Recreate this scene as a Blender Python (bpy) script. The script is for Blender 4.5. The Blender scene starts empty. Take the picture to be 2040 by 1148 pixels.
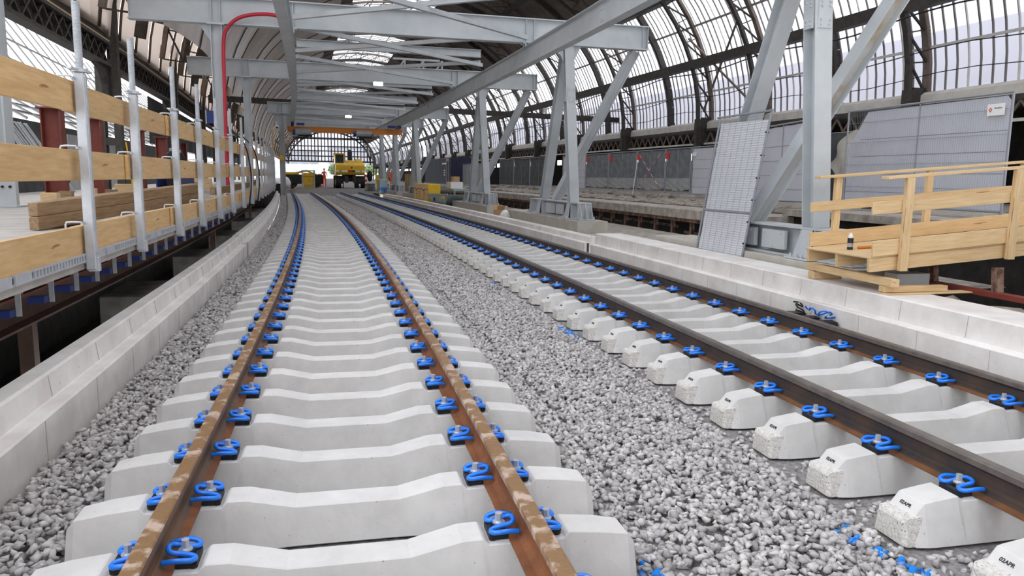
import bpy, bmesh, math, random
import numpy as np
from mathutils import Vector, Matrix
random.seed(7)
RNG = np.random.default_rng(11)
SC = bpy.context.scene
COL = SC.collection
PI = math.pi

# ------------------------------------------------------------------ camera
FPX, PITCH, ROLL, HCAM = 1500.0, 0.14538, 0.01421, 1.382
cam_d = bpy.data.cameras.new('camera'); cam = bpy.data.objects.new('camera', cam_d); COL.objects.link(cam)
cam_d.sensor_fit = 'HORIZONTAL'; cam_d.sensor_width = 36.0
cam_d.lens = 36.0 * FPX / 2040.0
cam_d.clip_start = 0.05; cam_d.clip_end = 900
cam.matrix_world = Matrix.Translation((0, 0, HCAM)) @ Matrix.Rotation(PI / 2 - PITCH, 4, 'X') @ Matrix.Rotation(ROLL, 4, 'Z')
SC.camera = cam

# ------------------------------------------------------------------ the alignment of the line (a gentle left-hand curve)
CA, CB, CC, CE = -0.01098, -0.21648, -0.00161, 1e-5
DS, S0 = 0.05, -60.0
def _slope(y):
    y = min(max(y, -10), 54)
    return CB + 2 * CC * y + 3 * CE * y * y
_fw, _bw = [], []
x, y = CA, 0.0
for i in range(6500):
    th = math.atan(_slope(y)); _fw.append((x, y, th)); x += math.sin(th) * DS; y += math.cos(th) * DS
x, y = CA, 0.0
for i in range(1200):
    th = math.atan(_slope(y)); x -= math.sin(th) * DS; y -= math.cos(th) * DS; _bw.append((x, y, math.atan(_slope(y))))
TAB = _bw[::-1] + _fw
def fr(s):
    u = (s - S0) / DS; i = int(min(max(u, 0), len(TAB) - 2)); k = u - i
    a, b = TAB[i], TAB[i + 1]
    return (a[0] + (b[0] - a[0]) * k, a[1] + (b[1] - a[1]) * k, a[2] + (b[2] - a[2]) * k)
def W(s, o, z=0.0):
    x, y, th = fr(s)
    return Vector((x + o * math.cos(th), y - o * math.sin(th), z))
def TH(s): return fr(s)[2]
def TT(s): th = TH(s); return Vector((math.sin(th), math.cos(th), 0))
def NN(s): th = TH(s); return Vector((math.cos(th), -math.sin(th), 0))
UP = Vector((0, 0, 1))
def frange(a, b, st):
    n = max(1, int(round((b - a) / st))); return [a + (b - a) * i / n for i in range(n + 1)]

# ------------------------------------------------------------------ materials
def srgb(r, g, b):
    f = lambda c: (c / 255 / 12.92) if c / 255 <= 0.04045 else ((c / 255 + 0.055) / 1.055) ** 2.4
    return (f(r), f(g), f(b), 1)
MATS = {}
def mat(name, c1, c2=None, scale=6.0, rough=0.6, metal=0.0, bump=0.0, bscale=40.0, stretch=None, contrast=(0.35, 0.65), rnd=0.0, spec=0.5, detail=5, speck=None):
    m = bpy.data.materials.new(name); m.use_nodes = True; nt = m.node_tree; N = nt.nodes; L = nt.links
    b = N['Principled BSDF']; b.inputs['Roughness'].default_value = rough; b.inputs['Metallic'].default_value = metal
    b.inputs['Specular IOR Level'].default_value = spec
    tc = N.new('ShaderNodeTexCoord'); src = tc.outputs['Object']
    if stretch:
        mp = N.new('ShaderNodeMapping'); mp.inputs['Scale'].default_value = stretch; L.new(src, mp.inputs['Vector']); src = mp.outputs['Vector']
    col = None
    if c2 is not None:
        no = N.new('ShaderNodeTexNoise'); no.inputs['Scale'].default_value = scale; no.inputs['Detail'].default_value = detail; no.inputs['Roughness'].default_value = 0.6
        L.new(src, no.inputs['Vector'])
        if rnd:
            oi = N.new('ShaderNodeObjectInfo'); no.noise_dimensions = '4D'; ml = N.new('ShaderNodeMath'); ml.operation = 'MULTIPLY'; ml.inputs[1].default_value = 37.0
            L.new(oi.outputs['Random'], ml.inputs[0]); L.new(ml.outputs[0], no.inputs['W'])
        cr = N.new('ShaderNodeValToRGB'); cr.color_ramp.elements[0].position = contrast[0]; cr.color_ramp.elements[1].position = contrast[1]
        cr.color_ramp.elements[0].color = c1; cr.color_ramp.elements[1].color = c2
        L.new(no.outputs['Fac'], cr.inputs['Fac']); col = cr.outputs['Color']
    if rnd:
        oi2 = N.new('ShaderNodeObjectInfo'); mr = N.new('ShaderNodeMapRange'); mr.inputs['To Min'].default_value = 1 - rnd; mr.inputs['To Max'].default_value = 1 + rnd * 0.4
        L.new(oi2.outputs['Random'], mr.inputs['Value'])
        mx = N.new('ShaderNodeMix'); mx.data_type = 'RGBA'; mx.blend_type = 'MULTIPLY'; mx.inputs['Factor'].default_value = 1.0
        if col is None: mx.inputs[6].default_value = c1
        else: L.new(col, mx.inputs[6])
        L.new(mr.outputs['Result'], mx.inputs[7]); col = mx.outputs[2]
    if speck:
        sc_, thr, cs = speck
        v = N.new('ShaderNodeTexNoise'); v.inputs['Scale'].default_value = sc_; v.inputs['Detail'].default_value = 2
        L.new(src, v.inputs['Vector']); r2 = N.new('ShaderNodeValToRGB'); r2.color_ramp.elements[0].position = thr; r2.color_ramp.elements[1].position = thr + 0.03
        L.new(v.outputs['Fac'], r2.inputs['Fac'])
        mx = N.new('ShaderNodeMix'); mx.data_type = 'RGBA'; L.new(r2.outputs['Color'], mx.inputs['Factor'])
        if col is None: mx.inputs[6].default_value = c1
        else: L.new(col, mx.inputs[6])
        mx.inputs[7].default_value = cs; col = mx.outputs[2]
    if col is None: b.inputs['Base Color'].default_value = c1
    else: L.new(col, b.inputs['Base Color'])
    if bump:
        n2 = N.new('ShaderNodeTexNoise'); n2.inputs['Scale'].default_value = bscale; n2.inputs['Detail'].default_value = 6; L.new(src, n2.inputs['Vector'])
        bp = N.new('ShaderNodeBump'); bp.inputs['Strength'].default_value = bump; bp.inputs['Distance'].default_value = 0.02
        L.new(n2.outputs['Fac'], bp.inputs['Height']); L.new(bp.outputs['Normal'], b.inputs['Normal'])
    MATS[name] = m
    return m

M_SLEEPER = mat('sleeper_concrete', srgb(198, 196, 194), srgb(212, 210, 208), 5, 0.8, bump=0.08, bscale=30, rnd=0.05, speck=(55, 0.735, srgb(150, 148, 146)))
M_SLEEPEND = mat('exposed_aggregate', srgb(196, 192, 186), srgb(222, 219, 214), 60, 0.9, bump=0.6, bscale=70, speck=(80, 0.64, srgb(120, 112, 104)))
M_WALL = mat('parapet_concrete', srgb(214, 207, 203), srgb(232, 229, 226), 2.2, 0.8, bump=0.06, bscale=25, speck=(26, 0.74, srgb(170, 158, 150)))
M_PLINTH = mat('plinth_concrete', srgb(176, 170, 160), srgb(190, 186, 178), 3, 0.85, bump=0.05, bscale=25)
M_OLDCONC = mat('weathered_concrete', srgb(132, 124, 116), srgb(186, 178, 168), 4, 0.9, bump=0.4, bscale=12, contrast=(0.3, 0.7))
M_RUBBLE = mat('broken_concrete', srgb(96, 88, 80), srgb(176, 166, 154), 7, 0.95, bump=0.9, bscale=14, contrast=(0.3, 0.7))
M_DECK = mat('deck_concrete', srgb(158, 152, 146), srgb(180, 175, 170), 3, 0.85)
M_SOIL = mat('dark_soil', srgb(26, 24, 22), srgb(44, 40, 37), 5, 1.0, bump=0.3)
M_BED = mat('ballast_bed', srgb(110, 107, 106), srgb(150, 147, 146), 30, 1.0, bump=1.0, bscale=25)
M_TRENCH = mat('trench_concrete', srgb(92, 90, 86), srgb(120, 117, 112), 4, 0.9)
M_RUSTTOP = mat('rail_head_rust', srgb(132, 100, 66), srgb(186, 164, 148), 8, 0.45, bump=0.3, bscale=60, contrast=(0.5, 0.6), detail=8, spec=0.4)
M_RUST = mat('rail_side_rust', srgb(106, 62, 34), srgb(140, 86, 48), 7, 0.65, bump=0.1, contrast=(0.3, 0.7))
M_RAILWEB = mat('rail_web_dark', srgb(48, 44, 44), srgb(72, 56, 46), 6, 0.6)
M_RAILWEB2 = mat('rail_web_brown', srgb(84, 68, 56), srgb(110, 78, 54), 5, 0.6)
M_RAILHEAD = mat('rail_head_dull', srgb(104, 96, 92), srgb(124, 116, 110), 8, 0.36, metal=0.55)
M_RAILFOOT = mat('rail_foot_rust', srgb(92, 58, 38), srgb(126, 82, 46), 6, 0.7)
M_BLUE = mat('clip_blue', srgb(28, 124, 238), None, rough=0.28, spec=0.6)
M_BOLT = mat('zinc_bolt', srgb(176, 179, 184), None, rough=0.4, metal=0.35)
M_PLATE = mat('black_plastic', srgb(22, 23, 26), None, rough=0.5)
M_INK = mat('black_ink', srgb(36, 36, 38), None, rough=0.7)
M_STEEL = mat('grey_paint', srgb(180, 185, 189), srgb(194, 199, 202), 1.5, 0.5, spec=0.4)
M_STEELW = mat('grey_paint_streaked', srgb(164, 138, 96), srgb(192, 193, 192), 1.1, 0.5, contrast=(0.34, 0.5))
M_GALV = mat('galvanised_steel', srgb(176, 180, 186), srgb(196, 199, 204), 14, 0.42, metal=0.25, contrast=(0.3, 0.7))
M_IRON = mat('dark_iron', srgb(48, 44, 41), srgb(70, 64, 59), 5, 0.65)
M_IRONBROWN = mat('brown_iron', srgb(100, 88, 80), srgb(122, 109, 100), 4, 0.6)
M_SILL = mat('sill_paint', srgb(200, 195, 186), srgb(218, 213, 206), 2, 0.7)
M_BAR = mat('glazing_bar_grey', srgb(120, 116, 112), None, rough=0.6)
M_BARW = mat('glazing_pipe_white', srgb(212, 210, 206), None, rough=0.5)
M_ROOFBROWN = mat('brown_roof_panel', srgb(146, 132, 120), srgb(186, 172, 160), 0.8, 0.3, stretch=(1.4, 1.4, .25), contrast=(0.3, 0.7), spec=0.8)
M_ROOFDARK = mat('roof_boards', srgb(92, 82, 74), srgb(122, 110, 100), 1.2, 0.7)
M_WOOD = mat('yellow_shuttering_board', srgb(196, 156, 104), srgb(222, 186, 134), 5, 0.6, stretch=(0.7, 6, 7), contrast=(0.3, 0.7), rnd=0.10, speck=(2.2, 0.72, srgb(146, 102, 56)))
M_PINE = mat('pine_plank', srgb(204, 170, 122), srgb(228, 200, 156), 6, 0.6, stretch=(0.6, 8, 8), contrast=(0.3, 0.7), rnd=0.08, speck=(3.2, 0.70, srgb(160, 112, 66)))
M_OLDWOOD = mat('weathered_timber', srgb(118, 94, 68), srgb(174, 148, 116), 5, 0.8, stretch=(0.7, 7, 7), bump=0.3, contrast=(0.25, 0.75), rnd=0.15)
M_OXIDE = mat('red_oxide', srgb(108, 44, 36), srgb(126, 56, 44), 3, 0.6)
M_RUSTSTEEL = mat('old_rusty_steel', srgb(78, 46, 36), srgb(140, 116, 100), 8, 0.8, contrast=(0.4, 0.62))
M_BROWNSTEEL = mat('brown_girder', srgb(72, 54, 46), srgb(92, 70, 58), 4, 0.7)
M_NAVY = mat('navy_paint', srgb(30, 38, 62), srgb(38, 48, 74), 2, 0.5)
M_BLUEBRK = mat('bracket_blue', srgb(34, 56, 128), None, rough=0.5)
M_REDHOSE = mat('red_hose', srgb(176, 22, 48), None, rough=0.4)
M_ORANGE = mat('crane_orange', srgb(206, 124, 34), None, rough=0.45)
M_YELLOW = mat('machine_yellow', srgb(228, 180, 18), srgb(236, 190, 34), 3, 0.4)
M_BLACK = mat('black_rubber', srgb(24, 24, 25), srgb(36, 35, 35), 5, 0.7)
M_WHITE = mat('white_paint', srgb(236, 236, 234), None, rough=0.6)
M_RED = mat('red_paint', srgb(206, 40, 36), None, rough=0.5)
M_SHEET = mat('grey_fence_sheet', srgb(196, 198, 207), srgb(204, 206, 214), 1.2, 0.55)
M_SHEETW = mat('pale_fence_sheet', srgb(222, 225, 230), srgb(232, 234, 238), 1.2, 0.55)
M_SHEETD = mat('dark_shade_net', srgb(58, 60, 62), srgb(84, 86, 88), 2.2, 0.7)
M_NETGREY = mat('grey_debris_net', srgb(98, 102, 106), srgb(124, 128, 132), 3, 0.7)
M_WIRE = mat('fence_wire', srgb(146, 150, 156), None, rough=0.45, metal=0.2)
M_DARKWALL = mat('dark_wall', srgb(52, 54, 55), srgb(70, 72, 73), 2, 0.8)
M_GREYWALL = mat('grey_panel', srgb(150, 152, 153), srgb(166, 168, 168), 1.5, 0.6)
M_CARD = mat('cardboard', srgb(176, 140, 98), srgb(190, 156, 114), 6, 0.8)
M_ORHIVIS = mat('orange_hivis', srgb(250, 96, 30), None, rough=0.7)
M_SKIN = mat('skin', srgb(206, 160, 134), None, rough=0.6)
M_LEAF = mat('tree_leaves', srgb(110, 132, 88), srgb(160, 178, 130), 3, 0.8)
M_TRUNK = mat('tree_bark', srgb(84, 70, 56), None, rough=0.9)
M_CITY = mat('pale_facade', srgb(226, 228, 234), srgb(240, 240, 244), 0.2, 0.7)
M_CITYWIN = mat('facade_window', srgb(206, 214, 226), None, rough=0.2)
M_CABGLASS = mat('cab_glass', srgb(30, 44, 42), None, rough=0.08)
M_TEAL = mat('skip_grey_green', srgb(150, 168, 170), srgb(172, 188, 188), 3, 0.5)

def glass_mat(name, tint, transp, trans_col):
    m = bpy.data.materials.new(name); m.use_nodes = True; nt = m.node_tree; N = nt.nodes; L = nt.links
    N.remove(N['Principled BSDF']); out = N['Material Output']
    t = N.new('ShaderNodeBsdfTransparent'); t.inputs['Color'].default_value = tint
    d = N.new('ShaderNodeBsdfTranslucent'); 
    tc = N.new('ShaderNodeTexCoord'); no = N.new('ShaderNodeTexNoise'); no.inputs['Scale'].default_value = 0.9; L.new(tc.outputs['Object'], no.inputs['Vector'])
    cr = N.new('ShaderNodeValToRGB'); cr.color_ramp.elements[0].color = tuple(c * 0.8 for c in trans_col[:3]) + (1,); cr.color_ramp.elements[1].color = trans_col
    L.new(no.outputs['Fac'], cr.inputs['Fac']); L.new(cr.outputs['Color'], d.inputs['Color'])
    mx = N.new('ShaderNodeMixShader'); mx.inputs['Fac'].default_value = 1 - transp
    L.new(t.outputs[0], mx.inputs[1]); L.new(d.outputs[0], mx.inputs[2])
    L.new(mx.outputs[0], out.inputs['Surface'])
    return m
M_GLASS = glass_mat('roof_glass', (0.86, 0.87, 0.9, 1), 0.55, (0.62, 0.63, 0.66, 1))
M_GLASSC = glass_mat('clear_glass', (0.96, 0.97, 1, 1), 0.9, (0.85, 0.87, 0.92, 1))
M_GLASSM = glass_mat('half_dimmed_glass', (0.62, 0.62, 0.67, 1), 0.36, (0.42, 0.42, 0.46, 1))  # greyer tint painted in for less light through middle panes and far gable
M_GLASSD = glass_mat('dimmed_glass', (0.5, 0.5, 0.56, 1), 0.24, (0.28, 0.28, 0.32, 1))  # darkest tint painted in for the dim outlook behind the lowest panes
M_GLASSB = glass_mat('brown_dusty_glazing', (0.5, 0.44, 0.4, 1), 0.06, (0.34, 0.28, 0.24, 1))
def emit_mat(name, c, st):
    m = bpy.data.materials.new(name); m.use_nodes = True; b = m.node_tree.nodes['Principled BSDF']
    b.inputs['Base Color'].default_value = c; b.inputs['Emission Color'].default_value = c; b.inputs['Emission Strength'].default_value = st
    return m
M_LAMP = emit_mat('lamp_lens', (1, 0.93, 0.8, 1), 14)
def ballast_mat():
    m = bpy.data.materials.new('ballast_stone'); m.use_nodes = True; nt = m.node_tree; N = nt.nodes; L = nt.links
    b = N['Principled BSDF']; b.inputs['Roughness'].default_value = 0.9; b.inputs['Specular IOR Level'].default_value = 0.25
    at = N.new('ShaderNodeAttribute'); at.attribute_name = 'tone'
    cr = N.new('ShaderNodeValToRGB'); e = cr.color_ramp.elements
    e[0].position = 0; e[0].color = srgb(132, 128, 126); e[1].position = 1; e[1].color = srgb(210, 206, 203)
    x = e.new(0.06); x.color = srgb(164, 160, 159); x = e.new(0.6); x.color = srgb(186, 183, 183)
    L.new(at.outputs['Fac'], cr.inputs['Fac'])
    g = N.new('ShaderNodeMix'); g.data_type = 'RGBA'; g.blend_type = 'MULTIPLY'; g.inputs['Factor'].default_value = 1
    tc = N.new('ShaderNodeTexCoord'); no = N.new('ShaderNodeTexNoise'); no.inputs['Scale'].default_value = 45; no.inputs['Detail'].default_value = 4
    L.new(tc.outputs['Object'], no.inputs['Vector']); mr = N.new('ShaderNodeMapRange'); mr.inputs['To Min'].default_value = 0.82; mr.inputs['To Max'].default_value = 1.12
    L.new(no.outputs['Fac'], mr.inputs['Value']); L.new(cr.outputs['Color'], g.inputs[6]); L.new(mr.outputs['Result'], g.inputs[7])
    bl = N.new('ShaderNodeAttribute'); bl.attribute_name = 'paint'
    mx = N.new('ShaderNodeMix'); mx.data_type = 'RGBA'; L.new(bl.outputs['Fac'], mx.inputs['Factor']); L.new(g.outputs[2], mx.inputs[6]); mx.inputs[7].default_value = srgb(28, 130, 224)
    L.new(mx.outputs[2], b.inputs['Base Color'])
    return m
M_STONE = ballast_mat()

# ------------------------------------------------------------------ mesh helpers
class MB:
    def __init__(s): s.v = []; s.f = []; s.m = []
    def add(s, vs, fs, mi=0):
        k = len(s.v); s.v += [tuple(q) for q in vs]; s.f += [tuple(i + k for i in f) for f in fs]; s.m += [mi] * len(fs); return s
    def obox(s, c, ax, ay, az, mi=0):           # centre and three half-axis vectors
        c = Vector(c); P = [c + ax * i + ay * j + az * k for k in (-1, 1) for j in (-1, 1) for i in (-1, 1)]
        return s.add(P, [(0, 2, 3, 1), (4, 5, 7, 6), (0, 1, 5, 4), (2, 6, 7, 3), (0, 4, 6, 2), (1, 3, 7, 5)], mi)
    def box(s, x0, x1, y0, y1, z0, z1, mi=0):
        return s.obox(((x0 + x1) / 2, (y0 + y1) / 2, (z0 + z1) / 2), Vector(((x1 - x0) / 2, 0, 0)), Vector((0, (y1 - y0) / 2, 0)), Vector((0, 0, (z1 - z0) / 2)), mi)
    def bar(s, p0, p1, w, h, up=UP, mi=0):       # w across, h along up
        p0, p1 = Vector(p0), Vector(p1); d = p1 - p0; l = d.length; d = d / l
        side = d.cross(Vector(up)); side = side.normalized() if side.length > 1e-5 else d.orthogonal().normalized()
        u = side.cross(d).normalized()
        return s.obox((p0 + p1) / 2, d * (l / 2), side * (w / 2), u * (h / 2), mi)
    def ibeam(s, p0, p1, h, b, tf, tw, up=UP, mi=0):
        p0, p1 = Vector(p0), Vector(p1); d = (p1 - p0).normalized()
        side = d.cross(Vector(up)).normalized(); u = side.cross(d).normalized()
        for k in (-1, 1): s.bar(p0 + u * k * (h - tf) / 2, p1 + u * k * (h - tf) / 2, b, tf, up, mi)
        return s.bar(p0, p1, tw, h - 2 * tf, up, mi)
    def cyl(s, p0, p1, r, n=10, mi=0, r1=None, cap=True):
        p0, p1 = Vector(p0), Vector(p1); d = (p1 - p0).normalized(); a = d.orthogonal().normalized(); b = d.cross(a)
        r1 = r if r1 is None else r1
        vs = [p0 + (a * math.cos(2 * PI * i / n) + b * math.sin(2 * PI * i / n)) * r for i in range(n)] + [p1 + (a * math.cos(2 * PI * i / n) + b * math.sin(2 * PI * i / n)) * r1 for i in range(n)]
        fs = [(i, (i + 1) % n, n + (i + 1) % n, n + i) for i in range(n)]
        if cap: fs += [tuple(range(n))[::-1], tuple(range(n, 2 * n))]
        return s.add(vs, fs, mi)
    def tube(s, pts, r, n=8, mi=0):
        pts = [Vector(p) for p in pts]; k = len(s.v); ref = None
        for i, p in enumerate(pts):
            d = (pts[min(i + 1, len(pts) - 1)] - pts[max(i - 1, 0)]).normalized()
            a = d.orthogonal().normalized() if ref is None else (ref - d * ref.dot(d)).normalized()
            ref = a; b = d.cross(a)
            s.v += [tuple(p + (a * math.cos(2 * PI * j / n) + b * math.sin(2 * PI * j / n)) * r) for j in range(n)]
        for i in range(len(pts) - 1):
            for j in range(n):
                s.f.append((k + i * n + j, k + i * n + (j + 1) % n, k + (i + 1) * n + (j + 1) % n, k + (i + 1) * n + j)); s.m.append(mi)
        s.f.append(tuple(k + j for j in range(n))[::-1]); s.m.append(mi)
        s.f.append(tuple(k + (len(pts) - 1) * n + j for j in range(n))); s.m.append(mi)
        return s
    def loft(s, secs, mi=0, cap=True, closed=True, mis=None):
        n = len(secs[0]); k = len(s.v)
        for q in secs: s.v += [tuple(p) for p in q]
        for i in range(len(secs) - 1):
            for j in range(n if closed else n - 1):
                s.f.append((k + i * n + j, k + i * n + (j + 1) % n, k + (i + 1) * n + (j + 1) % n, k + (i + 1) * n + j)); s.m.append(mis[j] if mis else mi)
        if cap and closed:
            s.f.append(tuple(k + j for j in range(n))[::-1]); s.m.append(mi)
            s.f.append(tuple(k + (len(secs) - 1) * n + j for j in range(n))); s.m.append(mi)
        return s
    def sweep(s, prof, ss, mi=0, mis=None, zf=None):   # prof: (offset, z) polygon carried along the line
        return s.loft([[W(q, o, z) for o, z in prof] for q in ss], mi, True, True, mis)
    def sphere(s, c, rx, ry=None, rz=None, n=12, m=8, mi=0):
        ry = ry or rx; rz = rz or rx; c = Vector(c); secs = []
        for i in range(m + 1):
            a = -PI / 2 + PI * i / m + (1e-3 if i == 0 else (-1e-3 if i == m else 0))
            secs.append([c + Vector((rx * math.cos(a) * math.cos(2 * PI * j / n), ry * math.cos(a) * math.sin(2 * PI * j / n), rz * math.sin(a))) for j in range(n)])
        return s.loft(secs, mi)
    def build(s, name, mats, parent=None, org=None, loc=None, rotz=0.0, smooth=False, bevel=0.0, mw=None, recalc=False):
        me = bpy.data.meshes.new(name); o_ = Vector(org) if org is not None else Vector((0, 0, 0))
        me.from_pydata([tuple(Vector(v) - o_) for v in s.v], [], s.f)
        for m in (mats if isinstance(mats, (list, tuple)) else [mats]): me.materials.append(m)
        me.polygons.foreach_set('material_index', s.m)
        bm = bmesh.new(); bm.from_mesh(me); bmesh.ops.recalc_face_normals(bm, faces=bm.faces[:])
        if bevel:
            es = [e for e in bm.edges if len(e.link_faces) == 2 and e.calc_face_angle(0) > 0.6]
            bmesh.ops.bevel(bm, geom=es, offset=bevel, segments=1, affect='EDGES', profile=0.5)
        bm.to_mesh(me); bm.free()
        if smooth: me.polygons.foreach_set('use_smooth', [True] * len(me.polygons))
        ob = bpy.data.objects.new(name, me); COL.objects.link(ob)
        if parent is not None: ob.parent = parent
        if mw is not None: ob.matrix_world = mw
        elif loc is not None: ob.location = loc; ob.rotation_euler = (0, 0, rotz)
        elif org is not None and parent is None: ob.location = o_
        return ob

def tag(o, label=None, cat=None, group=None, kind=None):
    if label: o['label'] = label
    if cat: o['category'] = cat
    if group: o['group'] = group
    if kind: o['kind'] = kind
    return o
def thing(name, label, cat, org, group=None, rotz=0.0):
    o = bpy.data.objects.new(name, None); COL.objects.link(o); o.location = org; o.rotation_euler = (0, 0, rotz); o.empty_display_size = 0.2
    return tag(o, label, cat, group)
def struct(mb, name, mats, org=None, smooth=False, parent=None):
    o = mb.build(name, mats, parent=parent, org=org, smooth=smooth)
    if parent is None: o['kind'] = 'structure'
    return o
def dup(root, loc=None, rotz=None, label=None, group=None):
    def rec(o, par):
        c = o.copy(); COL.objects.link(c); c.parent = par
        for ch in list(o.children): rec(ch, c)
        return c
    r = rec(root, None)
    if loc is not None: r.location = loc
    if rotz is not None: r.rotation_euler = (0, 0, rotz)
    if label: r['label'] = label
    if group: r['group'] = group
    return r
def board(name, p0, p1, w, t, mats, up=UP, parent=None, porg=None, bevel=0.003):
    """a plank from p0 to p1: w along up, t across; its local x runs along the grain"""
    p0, p1 = Vector(p0), Vector(p1); d = (p1 - p0); l = d.length; d.normalize()
    side = Vector(up).cross(d).normalized(); u = d.cross(side).normalized()
    mb = MB().box(-l / 2, l / 2, -t / 2, t / 2, -w / 2, w / 2)
    c = (p0 + p1) / 2 - (Vector(porg) if porg is not None else Vector((0, 0, 0)))
    R = Matrix((d, side, u)).transposed().to_4x4()
    o = mb.build(name, mats, bevel=bevel)
    o.parent = parent; o.matrix_local = Matrix.Translation(c) @ R
    return o
def catmull(pts, n=6):
    pts = [Vector(p) for p in pts]; P = [pts[0] * 2 - pts[1]] + pts + [pts[-1] * 2 - pts[-2]]; out = []
    for i in range(1, len(P) - 2):
        for k in range(n):
            t = k / n; a, b, c, d = P[i - 1], P[i], P[i + 1], P[i + 2]
            out.append(0.5 * ((2 * b) + (c - a) * t + (2 * a - 5 * b + 4 * c - d) * t * t + (3 * b - a - 3 * c + d) * t ** 3))
    return out + [pts[-1]]
def text_mesh(body, size, bold=False):
    cu = bpy.data.curves.new('t', 'FONT'); cu.body = body; cu.size = size; cu.align_x = 'CENTER'; cu.align_y = 'CENTER'; cu.extrude = 0.0006
    if bold: cu.offset = size * 0.012
    ob = bpy.data.objects.new('t', cu); COL.objects.link(ob); dg = bpy.context.evaluated_depsgraph_get(); dg.update()
    me = bpy.data.meshes.new_from_object(ob.evaluated_get(dg)); bpy.data.objects.remove(ob)
    return me
def mesh_obj(name, me, m, parent, mat_local):
    me = me.copy(); me.name = name; me.materials.clear(); me.materials.append(m); o = bpy.data.objects.new(name, me); COL.objects.link(o); o.parent = parent; o.matrix_local = mat_local; return o
ONES = ['', 'first', 'second', 'third', 'fourth', 'fifth', 'sixth', 'seventh', 'eighth', 'ninth', 'tenth', 'eleventh', 'twelfth', 'thirteenth', 'fourteenth', 'fifteenth', 'sixteenth', 'seventeenth', 'eighteenth', 'nineteenth']
TENS = {2: 'twent', 3: 'thirt', 4: 'fort', 5: 'fift', 6: 'sixt', 7: 'sevent', 8: 'eight', 9: 'ninet'}
def ordn(n):
    if n < 20: return ONES[n]
    t, u = divmod(n, 10)
    return TENS[t] + ('ieth' if u == 0 else 'y-' + ONES[u])

# ================================================================== TRACK
SEAT = -0.176
def sleeper_mesh(kind):
    if kind == 'left':
        st = [(1.262, -0.245, .060, .095, .115), (1.222, -0.190, .080, .106, .142), (1.10, -0.168, .088, .112, .148), (.945, -0.152, .090, .114, .150), (.918, SEAT - .002, .094, .114, .150)]
    else:
        st = [(1.195, -0.250, .085, .110, .130), (1.135, -0.178, .086, .110, .144), (1.10, -0.172, .088, .112, .148), (.945, -0.152, .090, .114, .150), (.918, SEAT - .002, .094, .114, .150)]
    st += [(.588, SEAT - .002, .094, .114, .150), (.560, -0.152, .088, .112, .150), (.47, -0.154, .087, .110, .147), (.25, -0.205, .082, .098, .132)]
    full = st + [(-q[0],) + q[1:] for q in st[::-1]]
    mb = MB(); secs = []
    for xx, zt, a, m_, b in full:
        zm = zt - 0.085 if abs(xx) > .4 else zt - 0.06
        secs.append([(xx, -b, -0.385), (xx, -m_, zm), (xx, -a, zt), (xx, a, zt), (xx, m_, zm), (xx, b, -0.385)])
    mb.loft(secs)
    return mb
def end_block(sx):
    mb = MB(); x0, x1 = 1.15, 1.250
    mb.loft([[(sx * x0, -.125, -.385), (sx * x0, -.10, -.235), (sx * x0, .10, -.235), (sx * x0, .125, -.385)],
             [(sx * 1.235, -.120, -.385), (sx * 1.235, -.095, -.245), (sx * 1.235, .095, -.245), (sx * 1.235, .12, -.385)],
             [(sx * x1, -.100, -.385), (sx * x1, -.080, -.268), (sx * x1, .080, -.268), (sx * x1, .10, -.385)]])
    return mb
CLIP_PTS = [(-.050, -.084, .044), (-.015, -.090, .050), (.026, -.094, .052), (.058, -.084, .046), (.070, -.062, .042), (.058, -.040, .044), (.018, -.034, .052), (-.020, -.036, .060), (-.036, -.022, .066), (-.040, 0, .068)]
CLIP_PTS = CLIP_PTS + [(u, -v, z) for u, v, z in CLIP_PTS[-2::-1]]
def clip_mesh(sx, n=8, res=4):      # u away from the rail foot edge, v along the rail
    mb = MB(); pts = catmull([(sx * (.083 + u), v, SEAT + z) for u, v, z in CLIP_PTS], res); mb.tube(pts, .0112, n); return mb
def bolt_mesh(sx):
    mb = MB(); c = Vector((sx * .107, 0, SEAT))
    mb.cyl(c + UP * .020, c + UP * .052, .011, 8); mb.cyl(c + UP * .052, c + UP * .057, .027, 14); mb.cyl(c + UP * .057, c + UP * .064, .023, 14, r1=.018)
    mb.cyl(c + UP * .064, c + UP * .096, .0165, 6); return mb
def plate_mesh(sx):
    mb = MB()
    f = lambda u: sx * (.0765 + u)
    mb.loft([[(f(0), -.056, SEAT + .001), (f(0), -.056, SEAT + .020), (f(0), .056, SEAT + .020), (f(0), .056, SEAT + .001)],
             [(f(.055), -.060, SEAT + .001), (f(.055), -.060, SEAT + .022), (f(.055), .060, SEAT + .022), (f(.055), .060, SEAT + .001)],
             [(f(.066), -.066, SEAT + .001), (f(.066), -.066, SEAT + .034), (f(.066), .066, SEAT + .034), (f(.066), .066, SEAT + .001)],
             [(f(.084), -.062, SEAT + .004), (f(.084), -.068, SEAT + .030), (f(.084), .068, SEAT + .030), (f(.084), .068, SEAT + .004)]])
    return mb
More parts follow.
